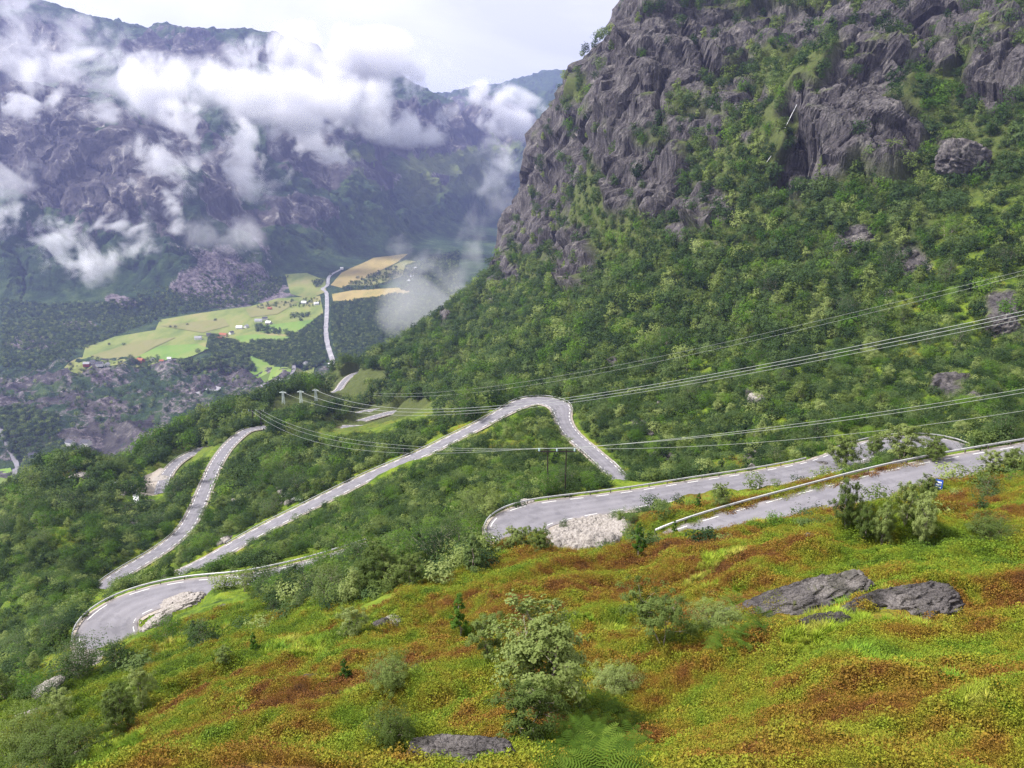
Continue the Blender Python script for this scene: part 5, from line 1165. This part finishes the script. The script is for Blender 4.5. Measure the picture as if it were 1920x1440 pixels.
# ------------------------------------------------------------------ farmhouses
def plain(name, col): m, t, b = mat(name, .8); b.inputs['Base Color'].default_value = (*col, 1)
plain('wall_white', (.75, .74, .72)); plain('wall_red', (.30, .05, .035)); plain('wall_grey', (.35, .33, .32)); plain('roof_dark', (.07, .07, .085)); plain('roof_orange', (.30, .11, .06)); plain('roof_grey', (.30, .30, .32)); plain('window_glass', (.06, .07, .09)); plain('roof_white', (.7, .7, .72)); plain('wall_ochre', (.5, .36, .2))
def house(u, v, wpx, wall, roof, rz, label, deep=.7, storey=1.0):
    q = hit(u, v, ymin=900, far=True); w_ = wpx / F * q[1] * 1.05; d_ = min(w_ * deep, 12); h_ = max(3.2, min(5.5, w_ * .4)) * storey
    r = empty('farmhouse', (q[0], q[1], float(grid_at(QZ, q[0], q[1], YB, AB)) + CZ + 1), R(rz)); tag(r, label, 'house', 'houses and barns on the valley floor')
    V, Fq = box(w_, d_, h_ + 2, -2); link('wall', mesh_np('wall', V, Fq, MATS[wall], False), r)
    e = .5; rh = d_ * .42; a = w_ / 2 + e; b_ = d_ / 2 + e; t_ = .25
    V = np.array([(-a, -b_, h_ - .2), (a, -b_, h_ - .2), (a, 0, h_ + rh), (-a, 0, h_ + rh), (-a, b_, h_ - .2), (a, b_, h_ - .2)]); V = np.vstack([V, V + [0, 0, t_]])
    Fq = np.array([(0, 3, 2, 1), (3, 4, 5, 2), (6, 7, 8, 9), (9, 8, 11, 10), (0, 1, 7, 6), (4, 10, 11, 5), (0, 6, 9, 3), (3, 9, 10, 4), (1, 2, 8, 7), (2, 5, 11, 8)])
    ro = link('roof', mesh_np('roof', V, Fq, MATS[roof], False), r)
    g = np.array([(-w_/2 + .01, -d_/2, h_), (-w_/2 + .01, d_/2, h_), (-w_/2 + .01, 0, h_ + rh * .96), (w_/2 - .01, -d_/2, h_), (w_/2 - .01, d_/2, h_), (w_/2 - .01, 0, h_ + rh * .96)])
    me = bpy.data.meshes.new('gable'); me.from_pydata([tuple(x) for x in g], [], [(0, 1, 2), (3, 5, 4)]); me.materials.append(MATS[wall]); link('gable', me, r)
    V, Fq = box(.7, .7, 1.6, h_ + rh - .5); V[:, 0] += w_ * .2; link('chimney', mesh_np('chimney', V, Fq, MATS['wall_grey'], False), ro)
    for i in range(3):
        V, Fq = box(1.1, .1, 1.2, 1.2); V[:, 0] += (i - 1) * w_ * .28; V[:, 1] -= d_ / 2; link('window', mesh_np('window', V, Fq, MATS['window_glass'], False), r)
for a in [(187, 686, 12, 'wall_white', 'roof_dark', 15, 'dark-roofed white house in the middle of the left meadow farm'), (201, 687, 9, 'wall_white', 'roof_grey', 80, 'small white gable house right of the dark-roofed one at the left meadow corner'),
  (163, 686, 11, 'wall_red', 'roof_grey', 10, 'low reddish barn at the left end of the left meadow farm'), (175, 681, 8, 'wall_grey', 'roof_dark', 0, 'small grey shed behind the white house of the left meadow farm'),
  (264, 679, 13, 'wall_red', 'roof_orange', -20, 'bright orange-roofed house below the big meadow'), (285, 678, 8, 'wall_white', 'roof_grey', 80, 'white gable house right of the orange-roofed one below the big meadow'), (304, 680, 8, 'wall_grey', 'roof_orange', 0, 'small low house with a reddish roof below the big meadow'), (318, 675, 7, 'wall_white', 'roof_white', 0, 'tiny pale shed at the right end of the row below the big meadow'),
  (372, 637, 12, 'wall_white', 'roof_grey', 10, 'pale barn at the left end of the hamlet in the middle meadows'), (392, 630, 8, 'wall_grey', 'roof_dark', 10, 'dark-roofed house behind the pale barn of the hamlet'), (419, 631, 15, 'wall_ochre', 'roof_orange', -15, 'long house with an orange roof in the middle of the hamlet'), (434, 627, 8, 'wall_white', 'roof_dark', 60, 'white house touching the orange-roofed one in the hamlet'), (412, 638, 9, 'wall_red', 'roof_orange', 0, 'small red house in front of the orange-roofed one'),
  (449, 617, 11, 'wall_white', 'roof_white', 5, 'white farm building left of the upper farm'), (462, 615, 8, 'wall_white', 'roof_grey', 70, 'white gable end between the hamlet and the upper farm'), (485, 604, 13, 'wall_white', 'roof_grey', 0, 'white farmhouse of the upper farm'), (497, 600, 9, 'wall_white', 'roof_dark', 20, 'dark-roofed farmhouse at the back of the upper farm'), (504, 608, 10, 'wall_grey', 'roof_white', -20, 'pale curved barn at the right of the upper farm'),
  (570, 570, 9, 'wall_white', 'roof_white', 0, 'left white shed in the far meadow beside the river'), (593, 572, 8, 'wall_white', 'roof_white', 30, 'right white shed in the far meadow beside the river'), (506, 581, 7, 'wall_red', 'roof_orange', 0, 'small red house alone in the far meadow'),
  (573, 684, 9, 'wall_white', 'roof_grey', 70, 'white house in the trees left of the river end'), (622, 686, 11, 'wall_white', 'roof_white', 0, 'white riverside building at the near end of the river'), (634, 690, 9, 'wall_white', 'roof_white', 30, 'small white building right of the riverside one'), (641, 505, 5, 'wall_white', 'roof_white', 0, 'lone white house at the far head of the meadows'),
  (132, 834, 15, 'wall_white', 'roof_dark', -20, 'left of the two long dark-roofed white barns at the lower left'), (148, 840, 15, 'wall_white', 'roof_dark', -20, 'middle dark-roofed white barn at the lower left'), (162, 834, 17, 'wall_white', 'roof_dark', -15, 'right long dark-roofed white barn at the lower left'), (62, 858, 14, 'wall_white', 'roof_dark', 30, 'white house by the clearing left of the long barns')]:
    house(*a)

# valley woods, hedges and field trees
x, y = None, None
def vwood(n, polys, dens_s=0):
    U = RNG.uniform(0, 1, n); pts = []
    for poly, cnt in polys:
        us = [p_[0] for p_ in poly]; vs = [p_[1] for p_ in poly]; k_ = 0
        w_ = [hit(u, v, far=True) for u, v in poly]; w_ = [(q_[0], q_[1]) for q_ in w_ if q_]
        xs = [q_[0] for q_ in w_]; ys = [q_[1] for q_ in w_]
        X = RNG.uniform(min(xs), max(xs), cnt * 6); Y = RNG.uniform(min(ys), max(ys), cnt * 6); ins = inpoly(X, Y, w_)
        X, Y = X[ins][:cnt], Y[ins][:cnt]; pts.append(np.stack([X, Y, grid_at(QZ, X, Y, YB, AB) + .5], 1))
    return np.vstack(pts)
vp = vwood(1, [([(470, 640), (540, 640), (606, 590), (610, 680), (590, 692), (550, 686), (470, 665)], 1900), ([(620, 570), (745, 552), (830, 560), (840, 640), (700, 680), (640, 690), (622, 640)], 5000), ([(395, 628), (470, 650), (465, 672), (400, 672), (390, 650)], 700),
   ([(0, 560), (250, 560), (300, 600), (215, 630), (150, 660), (90, 690), (0, 690)], 3000), ([(250, 540), (540, 520), (520, 552), (470, 572), (300, 596), (280, 590)], 2200), ([(585, 528), (608, 526), (610, 540), (590, 541)], 90), ([(480, 608), (560, 628), (556, 632), (480, 624)], 130), ([(470, 655), (545, 685), (545, 692), (475, 670)], 260),
   ([(0, 690), (470, 690), (500, 730), (450, 800), (0, 800)], 550), ([(0, 760), (110, 780), (130, 880), (40, 870), (0, 830)], 900), ([(110, 850), (260, 850), (100, 930), (40, 930), (40, 880)], 700), ([(650, 530), (740, 500), (760, 512), (700, 545), (640, 545)], 300), ([(760, 500), (860, 470), (860, 560), (750, 545)], 2500),
   ([(240, 672), (300, 668), (300, 680), (240, 684)], 40), ([(480, 570), (600, 560), (600, 575), (480, 580)], 60), ([(540, 590), (580, 588), (580, 596), (545, 598)], 40), ([(330, 676), (470, 676), (480, 700), (340, 695)], 500)])
# keep the river and houses free
k = np.ones(len(vp), bool); uu, vv_ = proj(vp[:, 0], vp[:, 1], vp[:, 2]); k &= ~((np.abs(uu - np.interp(vv_, [500, 540, 600, 640, 690], [640, 606, 612, 613, 628])) < 8) & (vv_ > 500) & (vv_ < 690))
vp = vp[k]
instancer('valley_woods', vp, RNG.uniform(.8, 1.7, len(vp)) * 1.15, FAR, RNG.choice([0, 2, 3, 0, 2, 4], len(vp)), .05)
for i, (u, v, s, lab) in enumerate([(300, 603, 1.7, 'dark tree at the corner of the big meadow and the wood'), (320, 614, 1.4, 'left of the two trees on the upper edge of the big meadow'), (328, 615, 1.5, 'right of the two trees on the upper edge of the big meadow'), (403, 602, 1.7, 'lone round tree on the upper meadow'), (352, 610, 1.2, 'small tree between the meadow pairs'), (205, 647, 1.3, 'left lone tree near the lower edge of the big meadow'), (233, 648, 1.5, 'right lone tree near the lower edge of the big meadow'),
   (565, 602, 2.2, 'broad dark tree in the meadow left of the river'), (370, 662, 2.2, 'left clump tree under the bright green meadow'), (385, 661, 2.0, 'right clump tree under the bright green meadow'), (153, 696, 1.3, 'single tree at the left foot of the farm meadow'), (620, 516, 2.0, 'tree on the far bank bend of the river'), (20, 892, 1.2, 'small tree on the clearing at the left edge')]):
    q = hit(u, v, far=True); place_tree((MID[2][0], MID[[2, 3][i % 2]][1]), (q[0], q[1], q[2]), s, i, lab, 'tree', 'field trees on the valley floor', wsc=1.25)
# ------------------------------------------------------------------ low clouds hanging on the mountains
def cloud_mat(name, dens, scale, thr):
    m = bpy.data.materials.new(name); m.use_nodes = True; t = m.node_tree; t.nodes.clear()
    o = N(t, 'ShaderNodeOutputMaterial'); v = N(t, 'ShaderNodeVolumePrincipled'); v.inputs['Color'].default_value = (.97, .97, 1, 1); v.inputs['Anisotropy'].default_value = .1
    tc_ = N(t, 'ShaderNodeTexCoord').outputs['Object']; p_ = geo(t)
    ln = N(t, 'ShaderNodeVectorMath', operation='LENGTH'); t.links.new(tc_, ln.inputs[0])
    n1 = tnoise(t, p_, scale, 6, .60, .35)
    # density: shell falloff of the puff eaten away by turbulence
    f = math_(t, 'SUBTRACT', 1.0, ln.outputs['Value'])
    f = math_(t, 'ADD', math_(t, 'MULTIPLY', f, 1.0), math_(t, 'MULTIPLY', math_(t, 'SUBTRACT', n1, .5), 7.0))
    f = math_(t, 'MULTIPLY', math_(t, 'SUBTRACT', f, thr), 1.8, True)
    edge = math_(t, 'MULTIPLY', math_(t, 'SUBTRACT', 1.0, ln.outputs['Value']), 6.0, True)
    t.links.new(math_(t, 'MULTIPLY', math_(t, 'MULTIPLY', f, edge), dens), v.inputs['Density'])
    t.links.new(v.outputs[0], o.inputs['Volume']); MATS[name] = m; return m
cloud_mat('cloud_bank', .015, .0036, .18); cloud_mat('cloud_puff', .015, .0066, .64); cloud_mat('cloud_wisp', .0042, .0060, .48)
ICO = {}
def cloud(u, v, Y, wpx, hpx, label, mt='cloud_puff', tilt=0, depth=1.0, yaw=0):
    q = P(u, v, Y); sl = (q[1] * CP - q[2] * SP) / F; gk = 1.0 if mt == 'cloud_bank' else 1.14; rx, rz = wpx * sl / 2 * gk, hpx * sl / 2 * gk; ry = (rx * .5 + rz * .5) * depth
    if mt not in ICO:
        bm = bmesh.new(); bmesh.ops.create_icosphere(bm, subdivisions=3, radius=1.0); me = bpy.data.meshes.new('cloud'); bm.to_mesh(me); bm.free(); me.materials.append(MATS[mt]); ICO[mt] = me
    o = link('cloud', ICO[mt], None, (q[0], q[1], q[2] + CZ)); o.scale = (rx, ry, rz); o.rotation_euler = (0, R(tilt), R(yaw)); tag(o, label, 'cloud', 'low clouds on the mountain sides')
cloud(270, 165, 3350, 540, 150, 'big white cloud bank lying across the top of the left mountain', 'cloud_bank', 3, .45)
cloud(550, 180, 3900, 520, 150, 'white cloud bank spilling over the middle of the far ridge', 'cloud_bank', 8, .45)
cloud(730, 200, 4700, 300, 150, 'cloud bank thinning along the far ridge towards the sky gap', 'cloud_bank', 12, .45)
cloud(90, 95, 4000, 460, 170, 'grey veil of cloud over the top left summit', 'cloud_wisp', 12, .5)
cloud(640, 125, 4700, 480, 170, 'thin high cloud hiding the end of the flat summit', 'cloud_bank', 3, .4)
cloud(960, 215, 6300, 240, 110, 'broken cloud at the right end of the far ridge', 'cloud_bank', 25, .4)
cloud(325, 290, 3150, 150, 210, 'ragged cloud tongue hanging down below the big bank', 'cloud_puff', 35)
cloud(470, 300, 3500, 150, 160, 'small torn cloud right of the ragged tongue', 'cloud_puff', 20)
cloud(590, 262, 4050, 230, 90, 'cloud streamer under the middle bank', 'cloud_puff', 20)
cloud(245, 430, 2850, 120, 125, 'round white cloud low on the left mountain', 'cloud_puff', 0)
cloud(105, 465, 2700, 240, 120, 'long white cloud drifting low at the left', 'cloud_puff', 28)
cloud(400, 430, 2950, 190, 100, 'pale flat cloud above the scree', 'cloud_wisp', 15)
cloud(320, 400, 3000, 80, 90, 'tiny torn cloud between the two low clouds', 'cloud_puff', 0)
cloud(25, 345, 3000, 130, 100, 'faint cloud at the left edge of the rock wall', 'cloud_wisp', -10)
cloud(80, 195, 3500, 200, 70, 'cloud collar around the dark rounded top at the left', 'cloud_puff', -10)
cloud(785, 565, 1500, 170, 160, 'soft mist rising beside the wooded edge of the right mountain', 'cloud_wisp', 20)
cloud(892, 460, 1650, 90, 330, 'tall mist plume along the foot of the dark cliff', 'cloud_wisp', 30)
cloud(790, 480, 2500, 130, 80, 'small mist wisp above the far field', 'cloud_wisp', 25)
cloud(930, 310, 4600, 100, 130, 'pale mist in the mouth of the far valley', 'cloud_wisp', 35)
